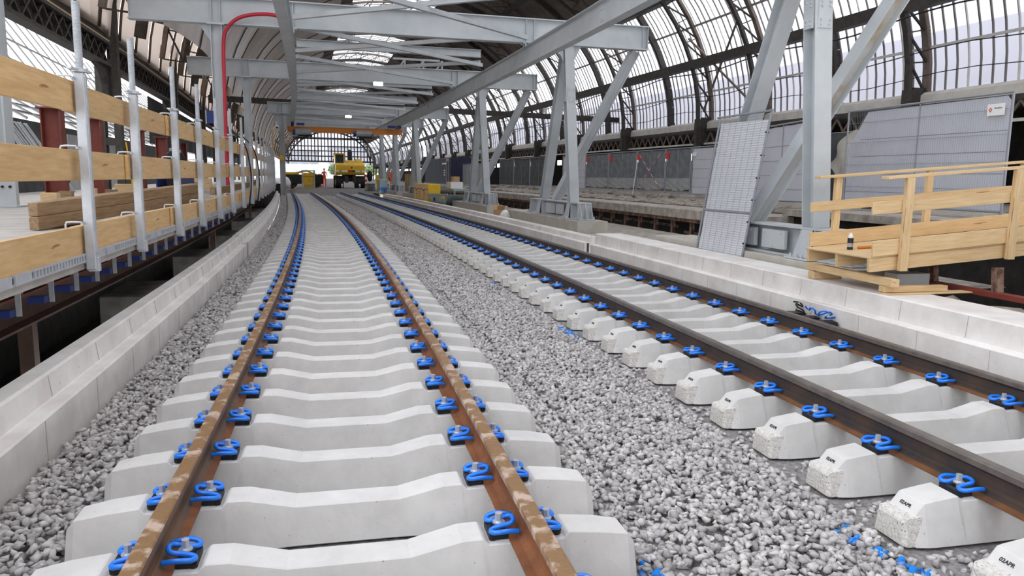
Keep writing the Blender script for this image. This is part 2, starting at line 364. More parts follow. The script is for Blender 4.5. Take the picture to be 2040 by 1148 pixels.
def make_sleeper(kind, detail):
    rt = thing('concrete_sleeper', '', 'sleeper', (0, 0, 0))
    sleeper_mesh(kind).build('sleeper_body', M_SLEEPER, rt, bevel=0.004)
    if kind == 'right':
        for sx in (-1, 1):
            end_block(sx).build('end_block', M_SLEEPEND, rt, bevel=0.004)
    for g in (-1, 1):
        for sx in (-1, 1):
            if detail:
                c = clip_mesh(sx, 8, 5).build('rail_clip', M_BLUE, rt, smooth=True); c.location = (g * .7525, 0, 0)
                bolt_mesh(sx).build('bolt', M_BOLT, c); plate_mesh(sx).build('guide_plate', M_PLATE, c)
            else:
                mb = clip_mesh(sx, 6, 3); k = len(mb.f); b2 = bolt_mesh(sx); mb.add(b2.v, b2.f, 1); p2 = plate_mesh(sx); mb.add(p2.v, p2.f, 2)
                c = mb.build('rail_clip', [M_BLUE, M_BOLT, M_PLATE], rt); c.location = (g * .7525, 0, 0)
    return rt
T2 = 3.90
PITCH_S = 0.595
stamp = text_mesh('02APR', 0.027, True)
for side, off in (('left', 0.0), ('right', T2)):
    near = make_sleeper(side, True); far = make_sleeper(side, False)
    first = True; firstf = True
    for k in range(109 if side == 'left' else 106):
        s = (2.475 if side == 'left' else 2.47) + k * PITCH_S
        det = k < 30
        loc = W(s, off, 0); rz = -TH(s)
        if det:
            if first: r = near; first = False; r.location = loc; r.rotation_euler = (0, 0, rz)
            else: r = dup(near, loc, rz)
        else:
            if firstf: r = far; firstf = False; r.location = loc; r.rotation_euler = (0, 0, rz)
            else: r = dup(far, loc, rz)
        n = k + 1
        track = 'left track' if side == 'left' else 'right track'
        if n == 1: lab = f'concrete sleeper nearest the camera under the {track}'
        elif n <= 40: lab = f'{ordn(n)} concrete sleeper of the {track} counted from the camera end'
        else: lab = f'concrete sleeper in the distant, densely packed stretch of the {track}'
        tag(r, lab, 'sleeper', f'concrete sleepers of the {track}')
        if side == 'right' and k < 9:
            a = math.atan2(.072, .06)
            R = Matrix(((0, -math.cos(a) * -1 * 0 + -math.sin(PI / 2 - a) * 0, 0), (0, 0, 0), (0, 0, 0)))
            ex = Vector((0, -1, 0)); nrm = Vector((-.072, 0, .06)).normalized(); ey = nrm.cross(ex)
            Mx = Matrix((ex, ey, nrm)).transposed().to_4x4(); Mx = Matrix.Translation(Vector((-1.165, 0.0, -.2125)) + nrm * .001) @ Mx
            mesh_obj('date_stamp', stamp, M_INK, r, Mx)['label'] = 'black stencilled date'
# ---- rails
RP = [(-.036, -.008), (-.030, -.0015), (-.018, 0), (.018, 0), (.030, -.0015), (.036, -.008), (.0365, -.036), (.030, -.044), (.010, -.056), (.0085, -.080), (.009, -.120), (.014, -.138), (.040, -.154), (.074, -.161), (.075, -.1725),
      (-.075, -.1725), (-.074, -.161), (-.040, -.154), (-.014, -.138), (-.009, -.120), (-.0085, -.080), (-.010, -.056), (-.030, -.044), (-.0365, -.036)]
HEADI = {0, 1, 2, 3, 4, 23}
def rail(o, label, mats, s1):
    ss = frange(1.6, s1, 0.6)
    mis = []
    n = len(RP)
    for j in range(n):
        if j in HEADI: mis.append(0)
        elif 5 <= j <= 11 or 17 <= j <= 22: mis.append(1)
        else: mis.append(2)
    mb = MB(); mb.sweep([(o + a, b) for a, b in RP], ss, 0, mis)
    r = mb.build('rail', mats, org=W(1.6, o, 0)); tag(r, label, 'rail', 'running rails')
    return r
rl = rail(-.7525, 'left rail of the left track, brown head with pale crust', [M_RUSTTOP, M_RAILWEB2, M_RUST], 68)
rr = rail(.7525, 'right rail of the left track, orange rusty side and blotchy pale head', [M_RUSTTOP, M_RUST, M_RUST], 68)
r3 = rail(T2 - .7525, 'left rail of the right track, dull dark grey head', [M_RAILHEAD, M_RAILWEB, M_RAILFOOT], 66)
r4 = rail(T2 + .7525, 'right rail of the right track, beside the right concrete parapet', [M_RAILHEAD, M_RAILWEB, M_RAILFOOT], 66)
for o, s, par in ((.7525, 36.0, rr), (T2 + .7525, 33.0, r4)):   # a dark weld collar on two rails
    mb = MB(); mb.loft([[W(s + d, o + a * 1.25, b * 1.03 + .001) for a, b in RP] for d in (0, .10)])
    mb.build('weld_collar', M_RAILWEB, par, org=W(1.6, o, 0))

# ---- ballast bed and stones
mb = MB(); mb.loft([[W(s, -1.74, -.40), W(s, 5.64, -.40)] for s in frange(-2, 70, 1.0)], closed=False, cap=False)
struct(mb, 'ground', M_BED)
def stone_protos(n=22):
    out = []
    for i in range(n):
        bm = bmesh.new(); k = 11
        P = RNG.normal(size=(k, 3)); P /= np.linalg.norm(P, axis=1)[:, None]
        P *= np.array([1.0, RNG.uniform(.62, .95), RNG.uniform(.42, .72)]) * RNG.uniform(.82, 1.08, size=(k, 1))
        vs = [bm.verts.new(p) for p in P]; r = bmesh.ops.convex_hull(bm, input=vs)
        bmesh.ops.delete(bm, geom=[v for v in bm.verts if not v.link_faces], context='VERTS')
        bmesh.ops.triangulate(bm, faces=bm.faces[:]); bm.verts.index_update()
        out.append((np.array([v.co[:] for v in bm.verts]), np.array([[v.index for v in f.verts] for f in bm.faces]))); bm.free()
    return out
PROT = stone_protos()
def scatter(name, regions, label, paint=None):
    V, F, TN, PT = [], [], [], []; base = 0
    for (s0, s1, o0, o1, zf, dens, size) in regions:
        n = int((s1 - s0) * (o1 - o0) * dens)
        for i in range(n):
            s = RNG.uniform(s0, s1); o = RNG.uniform(o0, o1); z = zf(o) if callable(zf) else zf
            if z is None: continue
            pv, pf = PROT[RNG.integers(len(PROT))]
            a, b, c = RNG.uniform(0, 2 * PI), RNG.normal(0, .45), RNG.normal(0, .45)
            ca, sa, cb, sb, cc, sc = math.cos(a), math.sin(a), math.cos(b), math.sin(b), math.cos(c), math.sin(c)
            R = np.array([[ca, -sa, 0], [sa, ca, 0], [0, 0, 1]]) @ np.array([[1, 0, 0], [0, cb, -sb], [0, sb, cb]]) @ np.array([[cc, 0, sc], [0, 1, 0], [-sc, 0, cc]])
            r = size * RNG.uniform(.68, 1.25)
            p = W(s, o, z + RNG.uniform(-.5, .45) * size)
            V.append((pv * r) @ R.T + np.array(p)); F.append(pf + base); base += len(pv)
            t = RNG.uniform(); TN.append(np.full(len(pv), t))
            pb = 0.0
            if paint:
                for (ps, po, pr) in paint:
                    if (s - ps) ** 2 + (o - po) ** 2 < pr * pr and RNG.uniform() < .8: pb = 1.0
            PT.append(np.where((pv @ R.T)[:, 2] > -.1, pb, 0.0))
    V = np.concatenate(V).astype(np.float32); F = np.concatenate(F).astype(np.int32); TN = np.concatenate(TN).astype(np.float32); PT = np.concatenate(PT).astype(np.float32)
    o0 = np.array(W(regions[0][0], regions[0][2], 0), dtype=np.float32); V = V - o0
    me = bpy.data.meshes.new(name); me.vertices.add(len(V)); me.vertices.foreach_set('co', V.ravel())
    me.loops.add(F.size); me.loops.foreach_set('vertex_index', F.ravel()); me.polygons.add(len(F)); me.polygons.foreach_set('loop_start', np.arange(0, F.size, 3, dtype=np.int32))
    me.update(calc_edges=True); me.validate()
    at = me.attributes.new('tone', 'FLOAT', 'POINT'); at.data.foreach_set('value', TN)
    at = me.attributes.new('paint', 'FLOAT', 'POINT'); at.data.foreach_set('value', PT)
    me.materials.append(M_STONE)
    ob = bpy.data.objects.new(name, me); COL.objects.link(ob); ob.location = o0
    tag(ob, label, 'ballast', kind='stuff'); return ob
zc = lambda o: -.385 + (.03 if 1.55 < o < 2.3 else 0.0)
zl = lambda o: -.375 + .05 * min(1, max(0, (-1.26 - o) / .4))
PAINT = [(2.95, 1.33, .055), (3.05, 1.36, .03), (2.8, 1.40, .03), (2.93, 2.50, .05), (2.84, 2.53, .045), (2.75, 2.555, .045), (3.05, 2.46, .04), (3.15, 2.44, .03), (3.2, 2.52, .03), (8.35, 2.60, .10), (8.1, 2.60, .10), (7.9, 2.62, .08), (12.2, 2.60, .12)]
scatter('ballast_stones', [(2.0, 11, 1.297, 2.603, zc, 1250, .032), (11, 22, 1.30, 2.60, zc, 800, .036), (22, 67, 1.32, 2.58, zc, 420, .046)], 'loose grey ballast stones between the two tracks', PAINT)
scatter('ballast_stones', [(2.4, 11, -1.705, -1.295, zl, 1200, .032), (11, 22, -1.70, -1.305, zl, 800, .036), (22, 64, -1.69, -1.32, zl, 420, .044)], 'dark grey ballast stones between left parapet and left track')
reg = []
for k in range(0, 9):
    s = 2.475 + k * PITCH_S; reg.append((s + .20, s + PITCH_S - .20, -1.2, 1.25, -.392, 420, .026)); reg.append((s + .20, s + PITCH_S - .20, T2 - 1.25, T2 + 1.2, -.392, 420, .028))
scatter('ballast_stones', reg, 'ballast stones showing in the gaps between the nearest sleepers')

# ================================================================== PARAPETS
def parapet(name, o_face, sgn, s0, s1, zt, wtop, joints, jstep, ztop_back=None, lab=None):
    d = lambda a: o_face + sgn * a
    prof = [(d(0), -.42), (d(0), -.080), (d(.012), -.068), (d(.10), -.068), (d(.108), -.060), (d(.125), zt - .014), (d(.14), zt), (d(wtop), zt), (d(wtop + .01), zt - .01), (d(wtop + .02), -.6), (d(.02), -.6)]
    mb = MB(); mb.sweep(prof, frange(s0, s1, .5)); o = struct(mb, name, M_WALL)
    # fine dark joints between the precast units
    mb2 = MB(); q = s0 + jstep * .6
    while q < min(s1, s0 + 34):
        mb2.bar(W(q, d(-.0012), -.40), W(q, d(-.0012), -.085), .003, .005, TT(q))
        q2 = q + jstep * .45
        mb2.bar(W(q2, d(.1052), -.055), W(q2, d(.1235), zt - .016), .0035, .006, TT(q2)); q += jstep
    mb2.build('joint', M_PLINTH, o)
    return o
parapet('wall_left', -1.74, -1, 2.2, 16.6, .10, .26, True, 1.0)
parapet('wall_left', -1.76, -1, 16.75, 62, .10, .26, True, 1.0)
parapet('wall_right', 5.625, 1, 3.2, 15.9, .172, .72, True, .86)
parapet('wall_right', 5.62, 1, 16.25, 57, .062, .36, True, .95)
mb = MB(); mb.box(-.02, .02, -.02, .02, 0, .34); o = mb.build('joint_strip', M_DARKWALL, loc=W(16.08, 5.64, -.40), rotz=-TH(16)); tag(o, 'dark joint strip between the two right parapet lengths', 'joint strip')
mb = MB().box(-.012, .012, -.03, .03, 0, .36); o = mb.build('joint_strip', M_BOLT, loc=W(16.68, -1.727, -.40), rotz=-TH(16)); tag(o, 'grey metal strip at the gap in the left parapet', 'joint strip')
# small heap of loose clips against the right parapet
for i, (s, o) in enumerate(((8.15, 5.52), (7.85, 5.50), (7.55, 5.52))):
    t = thing('loose_rail_clip', ['black loose rail clip by the right parapet, furthest of the heap', 'blue loose rail clip in the middle of the heap by the right parapet', 'blue loose rail clip by the right parapet, nearest of the heap'][i], 'rail clip', W(s, o, -.16), 'loose clips by the right parapet')
    mb = MB(); pts = catmull([(u, v, z) for u, v, z in CLIP_PTS], 4); mb.tube(pts, .010, 8)
    c = mb.build('clip', M_PLATE if i == 0 else M_BLUE, t, smooth=True); c.rotation_euler = (.5, .3, i * 1.1); c.location = (0, 0, -.03)
    mb = MB().cyl((0, 0, -.02), (.04, .03, .05), .012, 8); mb.build('bolt', M_BOLT, t)
    mb = MB().box(-.09, .09, -.08, .08, -.225, -.06); mb.build('plate', M_PLATE, t)


# ================================================================== STEEL PORTAL FRAMES AND CRANE RUNWAY
ZB, ZT = 4.96, 5.60
ZBEAM = (ZB + ZT) / 2
def plate_bolts(mb, c, ax, ay, nrm, pts, r=.016, mi=0):
    for a, b in pts:
        q = c + ax * a + ay * b; mb.cyl(q, q + nrm * .022, r, 6, mi)
def portal(s, lo, ro, lcol, lz, label, stain=False, detail=True):
    org = W(s, 6.72, .27); t = thing('portal_frame', label, 'steel frame', org, 'grey steel portal frames over the tracks')
    T, N_ = TT(s), NN(s)
    mb = MB(); mb.ibeam(W(s, lo, ZBEAM), W(s, ro, ZBEAM), ZT - ZB, .28, .028, .018)
    st = [lo + .03, lcol - .1, lcol + .1, -.75, -.97, 5.24, 5.46, 6.35, 6.6, ro - .16, ro - .02] if lcol is not None else [lo + .03, -.75, -.97, 5.24, 5.46, 6.35, 6.6, ro - .16, ro - .02]
    for o in st: mb.obox(W(s, o, ZBEAM), N_ * .007, T * .128, UP * ((ZT - ZB) / 2 - .03))
    for o0 in (lo + .2, ro - .6, 2.0, 5.8):
        plate_bolts(mb, W(s, o0, ZBEAM) - T * .009, N_, UP, -T, [(0, -.18), (0, 0), (0, .18)], .012)
    mb.box(0, .001, 0, .001, 0, .001) if False else None
    mb.build('crossbeam', M_STEEL, t, org)
    bm_ = M_STEELW if stain else M_STEEL
    mb = MB(); mb.ibeam(W(s, 6.72, .735), W(s + .06, 6.47, ZB), .27, .27, .02, .012, T); 
    if detail:
        c = W(s + .045, 6.555, 3.68) - T * .148; mb.obox(c, N_ * .105, T * .012, UP * .20)
        plate_bolts(mb, c - T * .012, N_, UP, -T, [(a, b) for a in (-.065, .065) for b in (-.15, -.09, .09, .15)])
        c = W(s + .045, 6.41, 3.68); mb.obox(c, N_ * .012, T * .10, UP * .20); plate_bolts(mb, c - N_ * .012, T, UP, -N_, [(a, b) for a in (-.05, .05) for b in (-.15, -.09, .09, .15)])
    mb.build('leg', M_STEEL, t, org)
    mb = MB(); mb.ibeam(W(s + 2.72, 6.74, .735), W(s + .30, 6.50, ZB - .08), .26, .26, .02, .012, T); mb.build('leg', M_STEEL, t, org)
    mb = MB(); a_, b_ = W(s + 1.72, 6.78, .735), W(s + .10, 8.48, ZB); mb.ibeam(a_, b_, .24, .24, .018, .011, N_); mb.m[12:] = [1] * 6; mb.build('brace', [M_STEEL, bm_], t, org)
    mb = MB()     # gusset under the beam
    for k in (-1, 1):
        mb = MB(); mb.add([W(s + .0, 6.47 + k * .14, ZB), W(s, 6.47 + k * .36, ZB), W(s, 6.48 + k * .14, ZB - .42), W(s + .016, 6.47 + k * .14, ZB), W(s + .016, 6.47 + k * .36, ZB), W(s + .016, 6.48 + k * .14, ZB - .42)], [(0, 1, 2), (3, 5, 4), (0, 3, 4, 1), (1, 4, 5, 2), (2, 5, 3, 0)]); mb.build('gusset', M_STEEL, t, org)
    # base frame lying along the track on the plinth
    s0, s1 = s - .78, s + (2.95 if stain else 3.75); mb = MB()
    for z in (.285, .715): mb.obox((W(s0, 6.78, z) + W(s1, 6.78, z)) / 2, (W(s1, 6.78, 0) - W(s0, 6.78, 0)) / 2, N_ * .20, UP * .016)
    mb.obox((W(s0 + .04, 6.78, .5) + W(s1 - .04, 6.78, .5)) / 2, (W(s1 - .04, 6.78, 0) - W(s0 + .04, 6.78, 0)) / 2, N_ * .012, UP * .2)
    for q in (s0 + .05, s - .16, s + .16, s + 2.55, s + 2.9, s1 - .05):
        mb.obox(W(q, 6.78, .5), T * .010, N_ * .19, UP * .2)
    for q, sg in ((s0, -1), (s1, 1)):
        for o in (6.62, 6.78, 6.94):     # flared gussets at both ends
            p = [W(q, o, .70), W(q, o, .30), W(q + sg * .26, o, .30), W(q + sg * .05, o, .70)]; mb.add([v - N_ * .008 for v in p] + [v + N_ * .008 for v in p], [(0, 1, 2, 3), (7, 6, 5, 4), (0, 4, 5, 1), (1, 5, 6, 2), (2, 6, 7, 3), (3, 7, 4, 0)])
        mb.obox(W(q + sg * .13, 6.78, .283), T * .15, N_ * .24, UP * .012)
        for o in (6.58, 6.98): mb.cyl(W(q + sg * .2, o, .29), W(q + sg * .2, o, .36), .018, 6)
    for q in (s, s + 2.72):
        for k in (-1, 1):
            p = [W(q - .12, 6.58, .70), W(q + .12, 6.58, .70), W(q + .2, 6.50, .30), W(q - .2, 6.50, .30)]
        mb.add([v for v in p] + [v + N_ * .02 for v in p], [(0, 1, 2, 3), (7, 6, 5, 4), (0, 4, 5, 1), (1, 5, 6, 2), (2, 6, 7, 3), (3, 7, 4, 0)])
        mb.obox(W(q, 6.52, .283), T * .28, N_ * .1, UP * .012)
        for d in (-.2, -.06, .06, .2): mb.cyl(W(q + d, 6.47, .29), W(q + d, 6.47, .35), .016, 6)
    mb.build('base_frame', M_STEEL, t, org, bevel=.003)
    for q in ((s + .55, s + 1.15), (s + 1.35, s + 2.1)) if detail else ((s + .6, s + 1.2),):
        mb = MB(); c = (W(q[0], 6.62, .5) + W(q[1], 6.62, .5)) / 2; hx = (W(q[1], 6.62, 0) - W(q[0], 6.62, 0)) / 2
        mb.obox(c, hx, N_ * .03, UP * .145); u = hx.normalized(); l = hx.length
        plate_bolts(mb, c - N_ * .03, u, UP, -N_, [(-l * .72, .10), (l * .72, .10), (0, -.10)], .02)
        mb.build('cover_plate', M_STEEL, t, org, bevel=.004)
    if lcol is not None:
        mb = MB(); mb.ibeam(W(s, lcol, lz), W(s, lcol, ZB), .27, .27, .02, .012, N_); mb.obox(W(s, lcol, lz + .015), N_ * .2, T * .2, UP * .014); mb.obox(W(s, lcol, ZB - .012), N_ * .2, T * .18, UP * .012)
        if detail:
            for k in (-1, 1): mb.add([W(s, lcol + k * .14, ZB - .01), W(s, lcol + k * .4, ZB - .01), W(s, lcol + k * .14, ZB - .4), W(s + .016, lcol + k * .14, ZB - .01), W(s + .016, lcol + k * .4, ZB - .01), W(s + .016, lcol + k * .14, ZB - .4)], [(0, 1, 2), (3, 5, 4), (0, 3, 4, 1), (1, 4, 5, 2), (2, 5, 3, 0)])
        mb.build('column', M_STEEL, t, org)
    return t
portal(9.55, -4.45, 8.78, None, 0, 'grey steel portal frame nearest the camera, with rust-streaked brace behind the leaning panel', True)
portal(20.2, -4.48, 8.78, -2.54, .75, 'second grey portal frame, the one whose left column carries the red hose')
portal(30.55, -4.58, 8.80, -2.54, .75, 'third grey portal frame from the camera, with a lamp under its beam')
portal(47.5, -2.25, 8.60, -1.50, .12, 'fourth grey portal frame, just beyond the orange crane beam', detail=False)
portal(56.5, -2.0, 8.60, -1.45, .2, 'fifth grey portal frame, beside the yellow excavator', detail=False)
portal(64.5, -2.0, 8.60, -1.40, .2, 'sixth grey portal frame, the furthest, by the far blue container', detail=False)
for i, (s0, s1, zt) in enumerate(((8.3, 14.2, .265), (18.9, 26.2, .265), (29.2, 36.0, .265), (46.4, 52.5, .265), (55.4, 61, .265), (63.4, 69, .265))):
    mb = MB(); mb.sweep([(6.40, -.8), (6.40, zt - .01), (6.41, zt), (7.24, zt), (7.25, zt - .01), (7.25, -.8)], frange(s0, s1, .5)); struct(mb, 'plinth', M_PLINTH)
# crane runway beams
def runway(o, label):
    p = [(-.11, 0), (.11, 0), (.11, .02), (.012, .035), (.012, .465), (.11, .48), (.11, .50), (-.11, .50), (-.11, .48), (-.012, .465), (-.012, .035), (-.11, .02)]
    org = W(6, o, 4.4); t = thing('runway_beam', label, 'crane rail', org)
    mb = MB(); mb.sweep([(o + a, 4.40 + b) for a, b in p], frange(6, 60, 1.0)); mb.build('girder', M_STEEL, t, org)
    for s in (9.55, 20.2, 30.55, 47.5, 56.5):
        mb = MB()
        for k in (-1, 1):
            for d in (-.1, .1): mb.obox(W(s + d, o + k * .125, 4.93), TT(s) * .03, NN(s) * .014, UP * .06)
            mb.obox(W(s, o + k * .16, 4.945), TT(s) * .15, NN(s) * .04, UP * .013)
        mb.build('hanger', M_STEEL, t, org)
    for q in (14.8, 25.4, 36.5):
        mb = MB(); 
        for k in (-1, 1):
            c = W(q, o + k * .02, 4.65); mb.obox(c, TT(q) * .12, NN(q) * .007, UP * .14); plate_bolts(mb, c + NN(q) * k * .007, TT(q), UP, NN(q) * k, [(a, b) for a in (-.08, -.04, .04, .08) for b in (-.09, .09)], .012)
        mb.build('splice_plate', M_STEEL, t, org)
    return t
runway(-.86, 'left grey crane runway beam hanging over the left track, seen from below')
runway(5.35, 'right grey crane runway beam running diagonally across the top of the view')
# horizontal bracing between the runway beams
def brace_bar(s0, o0, s1, o1, z, label, w=.11):
    mb = MB(); mb.bar(W(s0, o0, z), W(s1, o1, z), w, w); o = mb.build('bracing_bar', M_STEEL, org=W(s0, o0, z)); tag(o, label, 'bracing bar', 'diagonal roof bracing bars'); return o
bays = [(9.55, 20.2, 'first'), (20.2, 30.55, 'second'), (30.55, 39.2, 'third'), (39.2, 47.5, 'fourth'), (47.5, 56.5, 'fifth')]
for a, b, nm in bays:
    for hf, a1, b1 in (('near', a + .25, (a + b) / 2 - .12), ('far', (a + b) / 2 + .12, b - .2)):
        brace_bar(a1, -.72, b1, 5.2, 5.08, f'grey bracing bar in the {hf} half of the {nm} roof bay, slanting to far right')
        brace_bar(a1, 5.2, b1, -.72, 5.21, f'grey bracing bar in the {hf} half of the {nm} roof bay, slanting to far left')
    m = (a + b) / 2
    mb = MB(); mb.ibeam(W(m, -.72, 5.46), W(m, 5.2, 5.46), .24, .20, .014, .01); o = mb.build('tie_beam', M_STEEL, org=W(m, -.72, 5.46)); tag(o, f'slim grey cross tie in the middle of the {nm} roof bay', 'tie beam', 'slim cross ties between the runway beams')
mb = MB(); mb.ibeam(W(39.2, -.72, 5.2), W(39.2, 5.2, 5.2), .34, .24, .016, .012); o = mb.build('tie_beam', M_STEEL, org=W(39.2, -.72, 5.2)); tag(o, 'deeper grey cross tie between the third and fourth portal frames', 'tie beam', 'slim cross ties between the runway beams')
# small truss above the third bay, right side
t = thing('truss', 'small grey triangulated truss above the right runway beam', 'truss', W(33, 3.4, 5.62))
mb = MB(); 
for z in (5.66, 6.3): mb.bar(W(33, 3.2, z), W(33, 5.2, z), .08, .08)
mb.build('chord', M_STEEL, t, t.location)
mb = MB()
for a in (3.3, 4.1, 4.9): mb.bar(W(33, a, 5.66), W(33, a + .4, 6.3), .06, .06); mb.bar(W(33, a + .4, 6.3), W(33, a + .4, 5.66), .06, .06)
mb.build('web_bar', M_STEEL, t, t.location)
# floodlights
for s, o, z, lab in ((30.2, 2.28, 4.90, 'lit floodlight under the third portal beam'), (47.1, 2.38, 4.88, 'lit floodlight further off under the fourth portal beam')):
    t = thing('floodlight', lab, 'lamp', W(s, o, z), 'floodlights under the beams'); T = TT(s); N_ = NN(s)
    mb = MB(); mb.loft([[W(s + dz, o, z) + N_ * a * k + UP * b * k2 for a, b in ((-1, -1), (1, -1), (1, 1), (-1, 1))] for dz, k, k2 in ((-.02, .20, .085), (.10, .15, .06))]); mb.build('housing', M_GREYWALL, t, t.location)
    mb = MB(); mb.obox(W(s - .028, o, z - .005), N_ * .17, T * .006, UP * .065); mb.build('lens', M_LAMP, t, t.location)
    mb = MB(); 
    for k in (-1, 1): mb.bar(W(s + .04, o + k * .2, z - .02), W(s + .04, o + k * .2, 4.965), .02, .03, T)
    mb.build('bracket', M_STEEL, t, t.location)
# red hose and its cable bracket on the second frame
mb = MB(); mb.tube(catmull([W(19.98, -2.40, .80), W(19.98, -2.40, 1.8), W(19.98, -2.39, 3.4), W(19.98, -2.37, 4.5), W(19.96, -2.26, 4.86), W(19.96, -2.0, 5.10), W(19.96, -1.6, 5.21), W(19.96, -1.2, 5.22), W(19.96, -.9, 5.14)], 8), .045, 10)
o = mb.build('red_hose', M_REDHOSE, org=W(19.98, -2.4, .80), smooth=True); tag(o, 'thick red hose running up the second left column and along its beam', 'hose')
# ---- bridge crane
s = 47.0
t = thing('bridge_crane', 'orange bridge crane hanging from the two runway beams', 'crane', W(s, 2, 3.9)); og = t.location.copy(); T, N_ = TT(s), NN(s)
mb = MB(); mb.ibeam(W(s, -1.15, 4.03), W(s, 5.6, 4.03), .34, .16, .02, .012); mb.bar(W(s - .02, -1.0, 4.03), W(s - .02, 5.5, 4.03), .03, .30); mb.build('bridge_girder', M_ORANGE, t, og)
for o in (-.86, 5.35):
    mb = MB(); mb.obox(W(s, o, 4.29), T * .8, N_ * .07, UP * .07); mb.build('end_truck', M_BLUEBRK if o > 0 else M_BLACK, t, og)
    mb = MB(); mb.obox(W(s - .3, o + (.45 if o < 0 else -.45), 4.32), T * .15, N_ * .22, UP * .07); mb.build('motor', M_BLUEBRK, t, og)
for o, nm in ((-.25, 'hoist'), (3.25, 'hoist')):
    mb = MB(); mb.box(0, 0, 0, 0, 0, 0) if False else None
    mb.cyl(W(s - .25, o - .45, 3.85), W(s - .25, o + .45, 3.85), .15, 12); mb.obox(W(s - .2, o, 4.02), N_ * .45, T * .12, UP * .04)
    h = mb.build(nm, M_GREYWALL, t, og)
    mb = MB(); mb.cyl(W(s - .25, o - .62, 3.85), W(s - .25, o - .46, 3.85), .14, 12); mb.build('motor', M_BLUEBRK, h, og)
    mb = MB(); mb.obox(W(s - .22, o + .1, 3.65), N_ * .4, T * .09, UP * .05); mb.cyl(W(s - .2, o, 3.65), W(s - .2, o, 3.45), .03, 8); mb.build('hook_block', M_BLACK, h, og)
mb = MB(); mb.bar(W(s - .1, -.9, 3.66), W(s - .1, -.1, 3.66), .05, .06); mb.bar(W(s - .1, -1.0, 3.62), W(s - .1, -1.2, 3.4), .05, .10); mb.build('cable_arm', M_STEEL, t, og)

# ================================================================== LEFT DECK
mb = MB(); mb.sweep([(-1.985, .62), (-1.985, .742), (-9.2, .742), (-9.2, .62)], frange(1, 64, 1.0)); struct(mb, 'floor', M_DECK)
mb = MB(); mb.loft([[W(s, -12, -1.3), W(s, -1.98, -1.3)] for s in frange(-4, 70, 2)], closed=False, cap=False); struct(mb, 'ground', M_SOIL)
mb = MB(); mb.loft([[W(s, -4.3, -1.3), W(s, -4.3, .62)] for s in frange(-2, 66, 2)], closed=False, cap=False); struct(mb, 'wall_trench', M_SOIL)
# ribbed aluminium edge strip
mb = MB(); s = 3.2
while s < 46:
    e = s + 1.9
    for z in (.738, .684): mb.bar(W(s, -1.972, z), W(e, -1.972, z), .022, .012)
    mb.bar(W(s, -1.985, .711), W(e, -1.985, .711), .003, .055)
    for a in (s + .14, e - .14): mb.bar(W(a - .13, -1.968, .711), W(a + .13, -1.968, .711), .012, .048)
    if s < 22:
        q = s + .32
        while q < e - .3: mb.bar(W(q, -1.970, .711), W(q + .028, -1.970, .711), .014, .046); q += .062
    s = e + .03
struct(mb, 'trim_1', M_GALV)
# timber joists, blue brackets and the red girder below the deck edge
joists = [5.3, 5.9, 6.55, 7.15, 7.75, 8.35, 8.95, 9.6, 10.25, 10.9, 11.6, 12.3, 13.0, 13.8, 14.6, 15.5, 16.4, 17.4, 18.4, 19.5]
for i, s in enumerate(joists):
    t = thing('deck_bracket', f'{ordn(i + 1)} blue-footed bracket under the left deck edge counted from the camera', 'bracket', W(s, -2.3, .36), 'blue-footed brackets under the deck edge')
    mb = MB(); mb.obox(W(s, -2.24, .49), TT(s) * .006, NN(s) * .018, UP * .13); mb.build('strut', M_GALV, t, t.location)
    mb = MB(); mb.obox(W(s - .06, -2.32, .39), TT(s) * .045, NN(s) * .06, UP * .025); mb.build('foot', M_BLUEBRK, t, t.location)
    mb = MB(); mb.obox(W(s - .16, -2.9, .53), TT(s) * .05, NN(s) * .5, UP * .085); mb.build('joist', M_OLDWOOD, t, t.location)
mb = MB(); mb.sweep([(-2.62, .06), (-2.62, .08), (-2.74, .08), (-2.74, .33), (-2.62, .33), (-2.62, .35), (-2.90, .35), (-2.90, .33), (-2.76, .33), (-2.76, .08), (-2.90, .08), (-2.90, .06)], frange(3, 60, 1.0), 0, [1, 1, 1, 0, 0, 1, 1, 0, 0, 0, 1, 1])
o = mb.build('steel_girder', [M_OXIDE, M_BROWNSTEEL], org=W(3, -2.75, .06)); tag(o, 'long red oxide steel girder under the left deck edge', 'girder')
for s in (7.35, 19.3, 33):
    mb = MB(); mb.box(-.06, .06, -.06, .06, -1.3, .055); o = mb.build('girder_post', M_BROWNSTEEL, loc=W(s, -2.72, 0), rotz=-TH(s)); tag(o, f'rusty post under the red girder, {"nearest the camera" if s < 10 else "in the middle distance" if s < 30 else "the furthest"}', 'post')
for i, (s, l) in enumerate(((11.4, 1.5), (16.5, 1.6), (22.0, 2.0), (28.5, 2.0), (36, 2.5))):
    mb = MB(); mb.box(-.42, .42, -l / 2, l / 2, -1.3, -.22); o = mb.build('trench_plinth', M_TRENCH, loc=W(s, -2.62, 0), rotz=-TH(s), bevel=.015); tag(o, f'{ordn(i + 1)} concrete block in the dark trench left of the parapet, from the camera', 'concrete block', 'concrete blocks in the trench')

